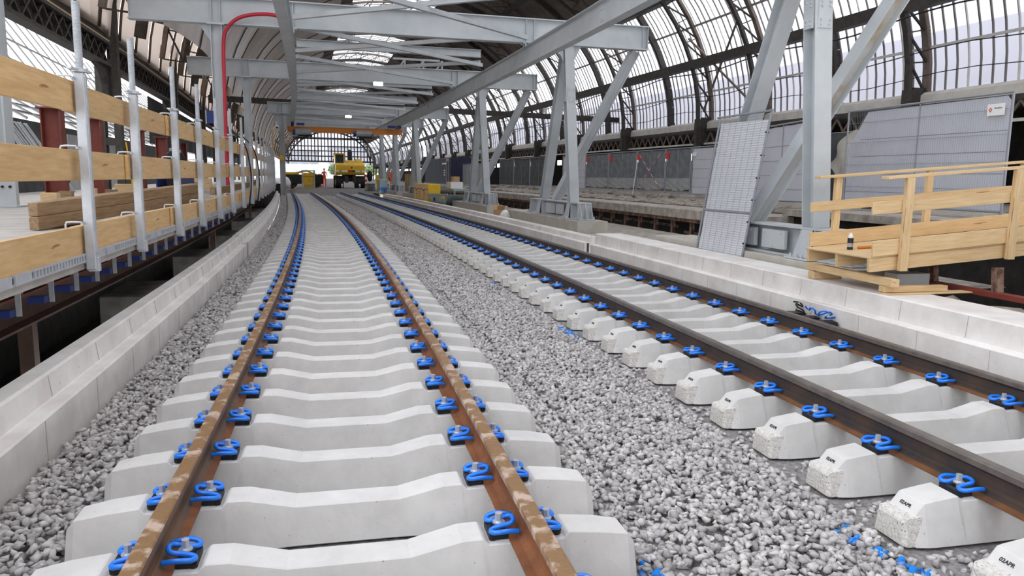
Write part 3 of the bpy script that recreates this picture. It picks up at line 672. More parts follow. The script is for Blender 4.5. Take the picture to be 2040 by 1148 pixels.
# ================================================================== EDGE PROTECTION
POSTS = [6.54, 8.14, 10.14, 11.98, 14.01, 16.16, 18.59, 21.2, 23.7, 26.1, 28.4, 30.8, 33.2, 35.6, 38.0, 40.4, 42.8, 45.2]
def make_post():
    t = thing('guard_post', '', 'guard post', (0, 0, 0), 'galvanised guard posts along the left deck edge')
    mb = MB(); mb.box(-.036, .036, -.040, .040, .615, 2.13); mb.box(.034, .042, -.026, .026, .74, 2.12); mb.build('upright', M_GALV, t, bevel=.006)
    mb = MB(); z = 2.13; secs = []
    for i in range(110):
        r = .030 if i % 2 else .0255
        secs.append([(r * math.cos(2 * PI * j / 14), r * math.sin(2 * PI * j / 14), 2.10 + i * .0051) for j in range(14)])
    mb.loft(secs); mb.build('threaded_spindle', M_GALV, t)
    mb = MB(); mb.cyl((0, 0, 2.135), (0, 0, 2.162), .056, 16); mb.bar((-.03, -.15, 2.15), (.03, .15, 2.15), .035, .016); mb.build('wing_nut', M_GALV, t)
    for z in (.985, 1.565, 2.085):
        mb = MB(); mb.tube([(-.03, -.10, z + .01), (-.10, -.10, z + .012), (-.135, -.10, z + .008), (-.142, -.10, z - .01), (-.142, -.10, z - .085)], .0075, 6); mb.bar((-.03, -.10, z), (-.03, .0, z), .012, .02); mb.build('board_hook', M_GALV, t)
    mb = MB(); mb.box(-.025, .055, -.032, .032, .60, .715); mb.box(-.30, -.03, -.03, .03, .665, .70); mb.build('foot_clamp', M_GALV, t, bevel=.004)
    return t
pp = make_post()
for i, s in enumerate(POSTS):
    lab = ['first galvanised guard post from the camera, left of the loose timbers', 'second guard post from the camera, in front of the leaning pole bundle'][i] if i < 2 else f'{ordn(i + 1)} galvanised guard post from the camera along the left deck edge'
    if i == 0: r = pp; r.location = W(s, -1.93, 0); r.rotation_euler = (0, 0, -TH(s)); r['label'] = lab
    else: dup(pp, W(s, -1.93, 0), -TH(s), lab)
PS = [3.3, 4.6] + POSTS + [47.5, 50.0]
for row, z, nm, ofs in ((0, .843, 'toe', 0), (1, 1.432, 'middle', 1), (2, 1.952, 'top', 0)):
    k = ofs; n = 0; i0 = 0
    while i0 < len(PS) - 1:
        i1 = min(i0 + (1 if (i0 == 0 and ofs) else 2), len(PS) - 1)
        a, b = PS[i0] - .12, PS[i1] + .14
        off = -1.985 - .0285 * (n % 2)
        o = board('guard_board', W(a, off - .012, z), W(b, off - .012, z), .236, .026, M_WOOD)
        n += 1
        for ps, pz in ((17.2, 1.95), (20.0, 1.95), (15.0, .85)):
            if a < ps < b and abs(pz - z) < .1:
                mid = (W(a, off, z) + W(b, off, z)) / 2; lx = (W(ps, off, z) - mid).dot((W(b, off, z) - W(a, off, z)).normalized())
                mb = MB().box(lx - .05, lx + .05, -.0165, .0165, -.1185, .1185); mb.build('stained_strip', M_ORANGE, o)['label'] = 'brown stained strip'
        tag(o, f'{ordn(n)} yellow shuttering board of the {nm} row on the left guard rail, from the camera', 'board', 'yellow guard boards on the left deck edge'); i0 = i1
# loose old timbers resting across deck and toe board
for i, (s0, dz, do) in enumerate(((9.1, 0, 0), (9.1, .148, 0.0), (9.5, 0.0, -.115), (9.6, .148, -.115), (9.8, .0, -.235))):
    p0 = W(s0, -3.20 + do + (s0 - 9.1) * .2, .822 + dz + (s0 - 9.1) * .035); p1 = W(13.7, -2.24 + do * .9, .985 + dz)
    o = board('old_timber', p0, p1 + (p1 - p0) * (.0, .012, .03, .045, .06)[i], .144, .10, M_OLDWOOD, bevel=.006)
    tag(o, ['weathered brown timber on the deck, lower front one of the pile', 'weathered brown timber, upper front one of the pile behind the guard posts', 'weathered brown timber, lower middle one of the pile', 'weathered brown timber, upper back one of the pile', 'weathered brown timber at the back bottom of the pile'][i], 'timber', 'old timbers piled on the left deck')
for i, (s0, s1, o0, o1, z0, z1) in enumerate(((16.5, 22.5, -2.35, -2.2, 1.02, 1.06), (24.0, 29.0, -2.35, -2.2, 1.02, 1.12))):
    o = board('old_timber', W(s0, o0, z0), W(s1, o1, z1), .15, .10, M_OLDWOOD); tag(o, ['long brown timber lying along the guard boards behind the middle posts', 'brown timber lying along the guard boards behind the distant posts'][i], 'timber', 'old timbers piled on the left deck')
# cables hanging over the guard rail
for i, s in enumerate((19.5, 22.7)):
    mb = MB(); mb.tube(catmull([W(s + 1.2, -2.4, 2.55), W(s + .5, -2.0, 2.15), W(s + .1, -1.84, 1.6), W(s, -1.82, 1.1), W(s - .1, -1.86, .72), W(s + .3, -1.9, .5)], 8), .018, 6); o = mb.build('black_cable', M_BLACK, org=W(s, -1.82, .5), smooth=True); tag(o, ['black cable hanging over the guard rail by the seventh post', 'black cable hanging over the guard rail by the ninth post'][i], 'cable')

# ---- things standing on the left deck behind the boards
t = thing('steel_column', 'grey steel column with bolted base plate at the left picture edge', 'column', W(15.4, -5.75, .745)); og = t.location.copy(); T, N_ = TT(15.4), NN(15.4)
mb = MB(); mb.ibeam(W(15.4, -5.75, .76), W(15.4, -5.75, 6.4), .42, .40, .03, .02, N_); mb.build('shaft', M_STEEL, t, og)
mb = MB(); mb.obox(W(15.2, -5.75, 1.08), N_ * .30, T * .015, UP * .33); plate_bolts(mb, W(15.2, -5.75, 1.08) - T * .015, N_, UP, -T, [(a, b) for a in (-.18, -.06, .1, .22) for b in (.24, .02)], .025, 1); mb.build('splice_plate', [M_STEEL, M_BLACK], t, og)
mb = MB(); mb.obox(W(15.4, -5.75, .757), N_ * .34, T * .34, UP * .012); mb.build('base_plate', M_STEEL, t, og)
for i, s in enumerate((19.2, 22.6, 28.2, 33.0, 39.0)):
    t = thing('red_column', f'{ordn(i + 1)} red oxide steel column standing on the left deck, from the camera', 'column', W(s, -5.95, .745), 'red oxide columns on the left deck'); og = t.location.copy()
    mb = MB(); mb.ibeam(W(s, -5.95, .765), W(s, -5.95, 2.75), .40, .34, .025, .016, NN(s)); mb.build('shaft', M_OXIDE, t, og)
    mb = MB(); mb.obox(W(s, -5.95, .757), NN(s) * .26, TT(s) * .24, UP * .010); mb.build('base_plate', M_OXIDE, t, og)
    mb = MB(); mb.obox(W(s, -5.95, 2.77), NN(s) * .26, TT(s) * .24, UP * .015); mb.build('cap_plate', M_OXIDE, t, og)
mb = MB(); mb.loft([[W(s, -8.6, .742), W(s, -8.6, 2.9)] for s in frange(6, 64, 1)], closed=False, cap=False); struct(mb, 'wall_back', M_DARKWALL)
mb = MB(); mb.loft([[W(s, -8.6, 2.9), W(s, -5.6, 2.9)] for s in frange(6, 26, 1)], closed=False, cap=False); 
for i, (s, l, h, m, lab) in enumerate(((22.7, 1.4, 1.9, M_GREYWALL, 'pale grey panel leaning at the back wall behind the first red column'), (30.5, 2.2, 1.9, M_GREYWALL, 'grey panel leaning at the back wall behind the pole bundle'), (36, 2.6, 2.0, M_GREYWALL, 'grey panel at the back wall behind the black gas bottles'))):
    mb = MB(); mb.box(-.02, .02, -l / 2, l / 2, 0, h); o = mb.build('wall_panel_sheet', m, loc=W(s, -8.35, .745), rotz=-TH(s)); tag(o, lab, 'panel')
mb = MB()
tb = thing('pole_bundle', 'bundle of thin grey steel poles leaning on the back wall', 'poles', W(25.5, -7.5, .745))
for i in range(11):
    s = 24.4 + i * .20 + random.uniform(-.05, .05); mb = MB(); mb.cyl(W(s, -7.5 + .05 * random.random(), .75), W(s - .9 + random.uniform(-.1, .1), -8.42, 2.75), .028, 8); mb.build('pole', M_GALV, tb, tb.location)
t = thing('yellow_hook', 'yellow lifting strap hanging in front of the grey poles', 'lifting strap', W(22.9, -5.2, 1.0)); og = t.location.copy()
mb = MB(); mb.tube([W(22.9, -5.25, 2.2), W(22.9, -5.2, 1.75), W(22.9, -5.15, 1.35)], .02, 6); mb.build('strap', M_YELLOW, t, og)
mb = MB(); mb.sphere(W(22.9, -5.2, 1.7), .08, n=10, m=6); mb.cyl(W(22.9, -5.15, 1.0), W(22.9, -5.15, 1.35), .02, 6); mb.build('hook', M_YELLOW, t, og)
gb = None
for i in range(6):
    s, o = 27.0 + i * .5, -4.75 - .1 * (i % 2)
    lab = f'{ordn(i + 1)} black gas bottle from the camera in the blue crate on the left deck'
    if gb is None:
        gb = thing('gas_bottle', lab, 'gas bottle', W(s, o, .82), 'black gas bottles in the blue crate')
        mb = MB(); mb.loft([[(r * math.cos(2 * PI * j / 14), r * math.sin(2 * PI * j / 14), z) for j in range(14)] for z, r in ((0, .14), (.02, .16), (1.05, .16), (1.2, .12), (1.27, .05))]); mb.build('cylinder_body', M_BLACK, gb, smooth=False)
        mb = MB(); mb.cyl((0, 0, 1.27), (0, 0, 1.37), .035, 8); mb.build('valve', M_BOLT, gb)
    else: dup(gb, W(s, o, .82), 0, lab)
t = thing('bottle_crate', 'blue crate holding black gas bottles on the left deck', 'crate', W(28.2, -4.8, .745)); og = t.location.copy()
mb = MB(); mb.obox(W(28.25, -4.8, .775), TT(28) * 1.7, NN(28) * .35, UP * .02); mb.build('base', M_BLUEBRK, t, og)
for o in (-4.47, -5.15):
    mb = MB(); mb.obox(W(28.25, o, 1.05), TT(28) * 1.7, NN(28) * .02, UP * .16); mb.build('side_panel', M_BLUEBRK, t, og)
for i, (s, o, a, b, c) in enumerate(((17.5, -5.6, .3, .25, .20), (18.2, -5.5, .25, .2, .22), (20.4, -5.6, .3, .2, .24), (21.2, -5.3, .25, .2, .2), (24.2, -5.6, .5, .3, .3), (31.2, -4.6, .5, .3, .3), (33.0, -4.5, .7, .3, .45))):
    o_ = board('wood_offcut', W(s, o - a / 2, .745 + c / 2), W(s, o + a / 2, .745 + c / 2), c, b, M_OLDWOOD if i % 2 else M_PINE); tag(o_, ['short pale wood offcut beside the grey column base', 'small brown wood block beside the first red column', 'pale wood offcut right of the first red column', 'brown wood block left of the second red column', 'pale wood offcut right of the second red column', 'brown wood block beyond the gas bottles', 'pale wood block further beyond the gas bottles'][i], 'wood offcut', 'wood offcuts on the left deck')
for i, (s, o, l) in enumerate(((17.3, -5.5, 1.6), (20.7, -5.4, 1.4))):
    o_ = board('wood_rail', W(s - l / 2, o, 1.62 if i == 0 else 1.62), W(s + l / 2, o, 1.62), .10, .06, M_PINE); o_2 = None
    tag(o_, ['pale wood rail fixed between grey column and first red column', 'pale wood rail fixed between the red columns'][i], 'wood rail')
t = thing('notice_board', 'blue notice board hanging behind the second left column', 'sign', W(26.5, -3.15, 3.1)); og = t.location.copy()
mb = MB(); mb.obox(W(26.5, -3.25, 3.18), NN(26.5) * .34, TT(26.5) * .02, UP * .2); mb.build('panel', M_BLUEBRK, t, og)
mb = MB(); 
for k in (-1, 1): mb.obox(W(26.49, -3.25 + k * .33, 3.18), NN(26.5) * .012, TT(26.5) * .022, UP * .21)
mb.build('border', M_WHITE, t, og)
mb = MB(); mb.cyl(W(26.53, -3.25, .745), W(26.53, -3.25, 3.4), .03, 8); mb.build('pole', M_STEEL, t, og)
# wooden mast, camera and tag by the fourth frame
o = board('timber_mast', W(44.2, -1.95, .45), W(44.2, -1.95, 4.05), .09, .09, M_PINE, up=NN(44)); tag(o, 'slender pale timber mast standing beside the fourth left column', 'timber mast')
t = thing('security_camera', 'white dome security camera on the fourth left column', 'camera', W(47.1, -1.78, 4.2)); og = t.location.copy()
mb = MB(); mb.sphere(W(47.0, -1.75, 4.12), .13, n=14, m=10); mb.build('dome', M_WHITE, t, og, smooth=True)
mb = MB(); mb.sphere(W(46.9, -1.73, 4.10), .06, n=10, m=8); mb.build('lens', M_BLACK, t, og)
mb = MB(); mb.tube([W(47.2, -1.66, 4.40), W(47.05, -1.78, 4.42), W(47.0, -1.76, 4.25)], .03, 6); mb.build('bracket_arm', M_WHITE, t, og)
mb = MB(); mb.obox(W(47.3, -1.5, 2.35), NN(47) * .10, TT(47) * .01, UP * .16); o = mb.build('yellow_tag', M_YELLOW, org=W(47.3, -1.5, 2.35)); tag(o, 'yellow tag on the fourth left column', 'tag')
mb = MB(); mb.obox(W(64.2, -5.4, -.35), NN(64) * 3.9, TT(64) * .1, UP * 1.0); struct(mb, 'wall_trench', M_SOIL, org=W(64.2, -5.4, -1.3))

# ================================================================== RIGHT SIDE: OLD PLATFORM, FENCES, RAMP
mb = MB(); mb.sweep([(6.36, -.05), (6.36, -.4), (8.95, -.4), (8.95, -.02)], frange(8.6, 8.7, .1)) if False else None
mb.loft([[W(s, 5.99 if s > 16 else 6.36, -.06), W(s, 8.95, -.02)] for s in frange(8.4, 70, 1.0)], closed=False, cap=False); struct(mb, 'floor', M_OLDCONC)
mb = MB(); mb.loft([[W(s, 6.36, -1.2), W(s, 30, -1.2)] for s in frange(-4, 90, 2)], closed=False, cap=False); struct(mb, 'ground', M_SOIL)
# old platform edge slab with rusty posts below
mb = MB(); mb.sweep([(8.95, .40), (8.95, .625), (8.97, .64), (10.1, .64), (10.1, .40)], frange(14.2, 66, .8)); struct(mb, 'floor', M_OLDCONC)
mb = MB(); mb.sweep([(9.05, .30), (9.05, .40), (9.35, .40), (9.35, .30)], frange(14.2, 66, .8)); struct(mb, 'trim_2', M_RUSTSTEEL)
first = None
for i in range(30):
    s = 14.6 + i * 1.05; lab = f'{ordn(i + 1)} rusty post under the old platform edge, counted from the leaning panel'
    if first is None:
        first = thing('slab_post', lab, 'post', W(s, 9.12, -.9), 'rusty posts under the old platform edge', -TH(s))
        mb = MB(); mb.ibeam((0, 0, 0), (0, 0, 1.195), .10, .09, .012, .012, Vector((1, 0, 0))); mb.build('shaft', M_RUSTSTEEL, first)
        mb = MB(); mb.box(-.1, .1, -.1, .1, .0, .02); mb.build('foot_plate', M_RUSTSTEEL, first)
    else: dup(first, W(s, 9.12, -.9), -TH(s), lab)
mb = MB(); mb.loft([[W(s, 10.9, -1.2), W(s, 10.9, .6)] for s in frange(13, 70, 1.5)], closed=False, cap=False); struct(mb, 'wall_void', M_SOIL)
for i, (s, z) in enumerate(((16, -.1), (20, .05), (24, -.05))):
    mb = MB(); mb.bar(W(s, 9.9, z), W(s + 3.6, 9.9, z + .02), .05, .07); o = mb.build('support_rail', M_RUSTSTEEL, org=W(s, 9.9, z)); tag(o, f'{ordn(i + 1)} thin rusty rail in the dark void under the old platform', 'rail')
# broken platform surface further back
mb = MB(); secs = []
for s in frange(15.5, 72, .35):
    j = random.uniform(-.25, .2); j2 = random.uniform(-.05, .06)
    secs.append([W(s, 11.2 + j, .42 + j2), W(s, 11.25 + j * .8, .60 + j2), W(s, 11.7, .70 + random.uniform(-.03, .05)), W(s, 13.2, .70), W(s, 24, .70), W(s, 24, .4), W(s, 11.6, .4)])
mb.loft(secs); struct(mb, 'floor', M_RUBBLE)
mb = MB(); mb.sweep([(10.75, .28), (10.75, .42), (10.95, .42), (10.95, .28)], frange(16, 64, 1)); struct(mb, 'trim_3', M_OXIDE)
ck = None
for i in range(34):
    s = random.uniform(17, 50); o = random.uniform(11.4, 13.4); r = random.uniform(.10, .28)
    pv, pf = PROT[i % len(PROT)]; mb = MB(); mb.add([W(s, o, .70 + r * .3) + Vector(p) * r for p in pv], [tuple(int(k) for k in f) for f in pf])
    ob = mb.build('concrete_chunk', M_RUBBLE, org=W(s, o, .7)); tag(ob, 'broken concrete lump on the stripped platform behind the old edge slab', 'concrete lump', 'broken concrete lumps on the old platform')
# near right: broken edge, rusty frame and the dark void below the ramp
mb = MB(); secs = []
for s in frange(1.5, 8.4, .16):
    a = random.uniform(-.05, .06); secs.append([W(s, 6.352, -.3), W(s, 6.352, .10 + random.uniform(-.03, .02)), W(s, 6.50, .13 + a * .6), W(s, 6.66 + a, .12 + random.uniform(-.05, .04)), W(s, 6.80 + a, -.02), W(s, 6.8, -.5)])
mb.loft(secs); struct(mb, 'floor', M_RUBBLE)
t = thing('rusty_frame', 'rusty steel frame with paint-flaked posts in the void below the wooden ramp', 'steel frame', W(6.5, 6.95, .16)); og = t.location.copy()
mb = MB(); mb.bar(W(2.0, 6.98, .19), W(8.3, 6.98, .19), .14, .055); mb.build('bottom_rail', M_OXIDE, t, og)
for s in (6.72, 7.62, 5.2, 3.9):
    mb = MB(); mb.ibeam(W(s, 7.0, .215), W(s + .03, 7.0, .485), .09, .075, .012, .012, TT(s)); mb.build('post', M_RUSTSTEEL, t, og)
mb = MB(); mb.cyl(W(6.1, 7.1, .25), W(6.05, 7.1, .52), .012, 6); mb.build('thin_rod', M_BOLT, t, og)
mb = MB(); mb.sweep([(9.45, .66), (9.45, .80), (13.2, .80), (13.2, .66)], frange(1, 14.4, .8)); struct(mb, 'floor', M_OLDCONC)
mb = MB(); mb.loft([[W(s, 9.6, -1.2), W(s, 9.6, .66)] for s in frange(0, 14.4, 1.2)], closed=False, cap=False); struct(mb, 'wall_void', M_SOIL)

# ---- wooden ramp with railings
t = thing('wooden_ramp', 'pale pine walkway ramp with plank railings rising to the right from the parapet', 'ramp', W(7.7, 5.7, .40)); og = t.location.copy()
SF, SB = 7.10, 8.22
bz = lambda o: .405 + .080 * (o - 5.65)
def rb(name, s, o0, o1, za, w, th=.032, up=UP): return board(name, W(s, o0, bz(o0) + za), W(s, o1, bz(o1) + za), w, th, M_PINE, up, t, og)
for s in (SF + .02, (SF + SB) / 2, SB - .02): rb('stringer', s, 5.66, 9.3, .075, .15, .045)
for i in range(6):
    s = SF + .10 + i * (SB - SF - .2) / 5; board('deck_plank', W(s, 5.64, bz(5.64) + .162), W(s, 9.3, bz(9.3) + .162), .020, .205, M_PINE, UP, t, og)
rb('kick_board', SF - .02, 5.66, 9.3, .262, .172, .028)
rb('kick_board', SB + .02, 5.70, 9.3, .262, .172, .028)
rb('mid_rail', SF - .02, 5.62, 9.3, .705, .135, .028)
rb('mid_rail', SB + .02, 5.68, 9.3, .665, .120, .028)
for s, a in ((SF - .03, 5.74), (SB + .03, 5.76)):
    board('handrail', W(s, a, bz(a) + 1.025), W(s, 9.3, bz(9.3) + 1.025), .032, .12, M_PINE, UP, t, og)
for o in (6.03, 7.45, 8.9):
    board('post', W(SF - .065, o, bz(o) - .01), W(SF - .065, o, bz(o) + 1.008), .095, .055, M_PINE, NN(7), t, og)
for o in (6.08, 7.42, 8.9):
    board('post', W(SB + .065, o, bz(o) + .01), W(SB + .065, o, bz(o) + 1.008), .090, .055, M_PINE, NN(8), t, og)
o = board('support_timber', W(8.42, 5.86, .325), W(6.92, 5.86, .305), .085, .10, M_PINE); tag(o, 'pine timber lying along the parapet under the ramp end', 'timber', 'timbers under the ramp end')
o = board('support_timber', W(8.30, 5.80, .222), W(8.30, 6.20, .222), .094, .13, M_PINE); tag(o, 'short upright-grained pine block under the far ramp corner', 'timber', 'timbers under the ramp end')
o = board('support_timber', W(7.05, 5.80, .228), W(7.05, 6.62, .224), .065, .10, M_PINE); tag(o, 'pine board crossing the parapet under the near ramp corner, upper one', 'timber', 'timbers under the ramp end')
o = board('support_timber', W(7.02, 5.80, .179 + .002), W(7.02, 6.9, .181), .015, .16, M_PINE); tag(o, 'thin pine board lying flat on the parapet under the near ramp corner', 'timber', 'timbers under the ramp end')
mb = MB(); mb.obox(W(7.35, 6.38, .275), NN(7.3) * .22, TT(7.3) * .10, UP * .085); o = mb.build('concrete_block', M_GREYWALL, org=W(7.35, 6.3, .19)); tag(o, 'plain grey block under the front side of the wooden ramp', 'block')
zd = bz(5.88) + .177
t = thing('spray_can', 'dark spray can with white cap standing on the ramp end', 'spray can', W(7.72, 5.88, zd)); 
mb = MB(); mb.loft([[(r * math.cos(2 * PI * j / 18), r * math.sin(2 * PI * j / 18), z) for j in range(18)] for z, r in ((0, .031), (.004, .033), (.125, .033), (.135, .031))]); mb.build('can_body', M_PLATE, t, smooth=False)
mb = MB(); mb.cyl((0, 0, .03), (0, 0, .075), .0334, 18); mb.build('label_band', M_GREYWALL, t)
mb = MB(); mb.loft([[(r * math.cos(2 * PI * j / 18), r * math.sin(2 * PI * j / 18), z) for j in range(18)] for z, r in ((.135, .026), (.165, .026), (.172, .018), (.190, .016))]); mb.build('cap', M_WHITE, t)
t = thing('hand_tool', 'orange-handled hand tool lying on the ramp beside the spray can', 'tool', W(7.68, 6.05, bz(6.05) + .19)); og2 = t.location.copy()
mb = MB(); mb.tube([W(7.70, 5.97, bz(5.97) + .192), W(7.68, 6.04, bz(6.04) + .192), W(7.66, 6.13, bz(6.13) + .192)], .0165, 10); mb.build('handle', M_ORANGE, t, og2)
mb = MB(); mb.bar(W(7.66, 6.13, bz(6.13) + .192), W(7.63, 6.32, bz(6.32) + .192), .012, .02); mb.build('blade', M_BLACK, t, og2)

# ---- leaning mesh panel in front of the first frame
t = thing('mesh_panel', 'pale mesh fence panel standing on end and leaning at the first portal frame', 'fence panel', W(11.6, 6.39, .08)); og = t.location.copy()
A0, A1, B0, B1 = W(12.42, 6.372, .10), W(10.90, 6.372, .11), W(11.98, 6.472, 2.43), W(10.46, 6.472, 2.43)
def pq(u, v, d=0.0):
    n = (A1 - A0).cross(B0 - A0).normalized(); return A0.lerp(A1, u).lerp(B0.lerp(B1, u), v) + n * d
if (pq(0, 0, 1) - A0).dot(NN(11)) > 0: sgn = -1
else: sgn = 1
mb = MB(); mb.tube([pq(0, -.01), pq(0, 1.0)], .019, 8); mb.tube([pq(1, -.01), pq(1, 1.0)], .019, 8); mb.tube([pq(-.06, 1.01), pq(1.03, 1.01)], .019, 8); mb.tube([pq(0, .33), pq(1, .33)], .017, 8); mb.tube([pq(0, 0), pq(1, 0)], .019, 8); mb.build('frame', M_WIRE, t, og)
mb = MB()
for i in range(1, 62): mb.bar(pq(.01, i / 62, sgn * .004), pq(.99, i / 62, sgn * .004), .003, .004)
for i in range(1, 8): mb.bar(pq(i / 8, .01, sgn * .008), pq(i / 8, .99, sgn * .008), .003, .003)
mb.build('wire_mesh', M_WIRE, t, og)
mb = MB(); q = [pq(.03, .0, -sgn * .012), pq(.985, .0, -sgn * .012), pq(.985, .955, -sgn * .012), pq(.03, .965, -sgn * .012)]; n_ = (A1 - A0).cross(B0 - A0).normalized() * .003
mb.add([v for v in q] + [v - n_ * sgn for v in q], [(0, 1, 2, 3), (7, 6, 5, 4), (0, 4, 5, 1), (1, 5, 6, 2), (2, 6, 7, 3), (3, 7, 4, 0)]); mb.build('sheet', M_SHEETW, t, og)
for v in (.12, .27, .42, .57, .72, .87):
    mb = MB(); mb.cyl(pq(1, v, sgn * .03) - UP * .012, pq(1, v, sgn * .03) + UP * .012, .012, 6); mb.cyl(pq(1, v, sgn * .03), pq(1.0, v, -sgn * .03), .010, 6); mb.build('clamp', M_BLACK, t, og)

# ---- fences
def fence(name, P0, P1, h, label, group, sheet, style='plain', sign=None, tubes=True, wires=False):
    P0, P1 = Vector(P0), Vector(P1); d = P1 - P0; l = d.length; x = d.normalized(); n = UP.cross(x).normalized()
    if n.dot(Vector((0, -1, 0))) < 0: n = -n        # towards the camera
    t = thing(name, label, 'fence panel', P0, group); og = P0
    q = lambda u, z, dn=0.0: P0 + x * (u * l) + UP * z + n * dn
    mb = MB()
    for u in (0.006, .994): mb.tube([q(u, 0), q(u, h)], .021, 8)
    mb.tube([q(.5, .12), q(.5, h)], .012, 6)
    mb.tube([q(0, h), q(1, h)], .021, 8); mb.tube([q(0, .14), q(1, .14)], .019, 8)
    mb.build('frame', M_WIRE, t, og)
    for u in (.16 / l, 1 - .16 / l):
        mb = MB(); mb.obox(q(u, .06), x * .10, n * .30, UP * .055); mb.build('foot_block', M_PLINTH, t, og)
    if wires:
        mb = MB(); k = int(l / .05)
        for i in range(1, k): mb.bar(q(i / k, .14, .008), q(i / k, h, .008), .0028, .003)
        for z in (.5, .95, 1.4, 1.8): mb.bar(q(0, z, .012), q(1, z, .012), .006, .006)
        mb.build('wire_mesh', M_WIRE, t, og)
    if style == 'plain': out = [(0.02, .16), (.98, .16), (.98, h - .05), (.02, h - .05)]
    elif style == 'cut': out = [(0.015, .16), (.985, .16), (.985, h - .14), (.965, h - .05), (.15, h - .05), (.015, h * .62)]
    else: out = [(0.02, .70), (.98, .70), (.98, h - .03), (.02, h - .03)]
    mb = MB(); k = len(out); a = [q(u, z, -.012) for u, z in out]; b = [q(u, z, -.018) for u, z in out]
    mb.add(a + b, [tuple(range(k)), tuple(range(k, 2 * k))[::-1]] + [(i, (i + 1) % k, k + (i + 1) % k, k + i) for i in range(k)]); sh = mb.build('sheet', sheet, t, og)
    if style in ('plain', 'cut'):
        mb = MB()
        for z in (.42, .78, 1.14, 1.5) if style == 'plain' else (.40, .76, 1.12, 1.46):
            mb.bar(q(.02 if style == 'plain' or z < .8 else .02 + (z - .84) / 1.1 * .16, z, -.010), q(.98, z, -.010), .003, .008)
        mb.build('seam', M_NETGREY, sh)
        sh.children[0].location = (0, 0, 0)
        me = sh.children[0].data
        for v in me.vertices: v.co -= og
    if style == 'net':
        mb = MB(); nx, nz = 18, 7; vs = []
        for j in range(nz + 1):
            for i in range(nx + 1):
                u = .02 + .96 * i / nx; z = .30 + .46 * j / nz
                vs.append(q(u, z - .10 * math.sin(PI * u) * (1 - j / nz) * random.uniform(.4, 1), .004 + .022 * math.sin(i * 1.1 + j * 1.9) * (1 - .7 * j / nz)))
        fs = [(j * (nx + 1) + i, j * (nx + 1) + i + 1, (j + 1) * (nx + 1) + i + 1, (j + 1) * (nx + 1) + i) for j in range(nz) for i in range(nx)]
        mb.add(vs, fs); mb.build('tarpaulin', M_GREYWALL, t, og, smooth=True)
    if sign:
        mb = MB(); mb.obox(q(.06, h - .28, .012), x * (.20 if sign == 'red' else .16), n * .004, UP * (.13 if sign == 'red' else .08)); mb.build('sign_plate', M_RED if sign == 'red' else M_WHITE, t, og)
    return t, q, x, n
FG = 'fence panels on the old platform'
FP = [24.3, 27.9, 30.1, 32.94, 36.22, 39.3, 43.0]
FL = ['grey sheeted fence panel with a white tag, beside the leaning mesh panel', 'narrow netted fence panel right of the one with crossed braces', 'netted fence panel with crossed red and white tape braces', 'netted fence panel with a red sign left of the crossed braces', 'netted fence panel with a red sign right behind the second frame brace', 'pale sheeted fence panel behind the legs of the second frame']
for i in range(6):
    st = 'plain' if i in (0, 5) else 'net'
    p = fence('fence_panel', W(FP[i + 1] - .04, 14.6, .70), W(FP[i] + .04, 14.6, .70), 2.0, FL[i], FG, M_SHEET if st == 'plain' else M_NETGREY, st, 'white' if i == 0 else ('red' if i in (2, 3, 4, 1) else None))
    if i == 2:
        t, q, x, n = p
        for a, b in ((.12, .86), (.86, .12)):
            mb = MB()
            for k in range(10): mb.bar(q(a + (b - a) * k / 10, .35 + 1.45 * k / 10, .05 + .02 * (a < .5)), q(a + (b - a) * (k + 1) / 10, .35 + 1.45 * (k + 1) / 10, .05 + .02 * (a < .5)), .014, .014, UP, k % 2)
            mb.build('tape_brace', [M_RED, M_WHITE], t, t.location)
        mb = MB(); mb.tube([q(.02, 1.5, .03), q(.55, .02, .9)], .024, 8); mb.build('stay', M_GALV, t, t.location)
DF = ['right dark net fence panel behind the second frame', 'middle dark net fence panel between second and third frames', 'left dark net fence panel beside the third frame brace']
for i in range(3):
    a = 45.6 + i * 3.75; fence('fence_panel', W(a + 3.7, 14.6, .72), W(a, 14.6, .72), 2.0, DF[i], FG, M_SHEETD, 'plain')
for i in range(3):
    a = 57.4 + i * 2.3; fence('fence_panel', W(a + 2.22, 13.4, .72), W(a, 13.4, .72), 1.75, f'{["right", "middle", "left"][i]} pale grey fence panel by the navy container', FG, M_GREYWALL, 'plain')
# big sheeted fence at the right, one panel seen nearly square-on
t, q, x, n = fence('fence_panel', W(14.03, 10.62, .80), W(10.10, 10.58, .80), 2.06, 'large near grey fence panel with a white sign and one open mesh corner', FG, M_SHEET, 'cut', None, True, True)
c = q(.925, 1.80, .03)
mb = MB(); mb.obox(c, x * .17, n * .004, UP * .095); sg = mb.build('sign_plate', M_WHITE, t, t.location)
zx = x; zy = UP; Mx = Matrix((zx, zy, n)).transposed().to_4x4()
loc = c - Vector(t.location)
if n.dot(x.cross(UP)) < 0: zx = -x; Mx = Matrix((zx, zy, n)).transposed().to_4x4()
mesh_obj('lettering', text_mesh('Strukton', .042, True), M_INK, sg, Matrix.Translation(loc + zx * .045 + UP * .025 + n * .005) @ Mx)
mb = MB()
for a0 in range(4):
    pts = []
    A = [(0, .042), (.036, 0), (0, -.042), (-.036, 0)]; B_ = [(0, .020), (.016, 0), (0, -.020), (-.016, 0)]
    a, b = A[a0], A[(a0 + 1) % 4]; e, g = B_[(a0 + 1) % 4], B_[a0]
    o_ = c + n * .0055 - zx * .105
    mb.add([o_ + zx * u + UP * v for u, v in (a, b, e, g)], [(0, 1, 2, 3)])
lg = mb.build('logo_mark', M_RED, sg); 
for v in lg.data.vertices: v.co -= Vector(t.location)
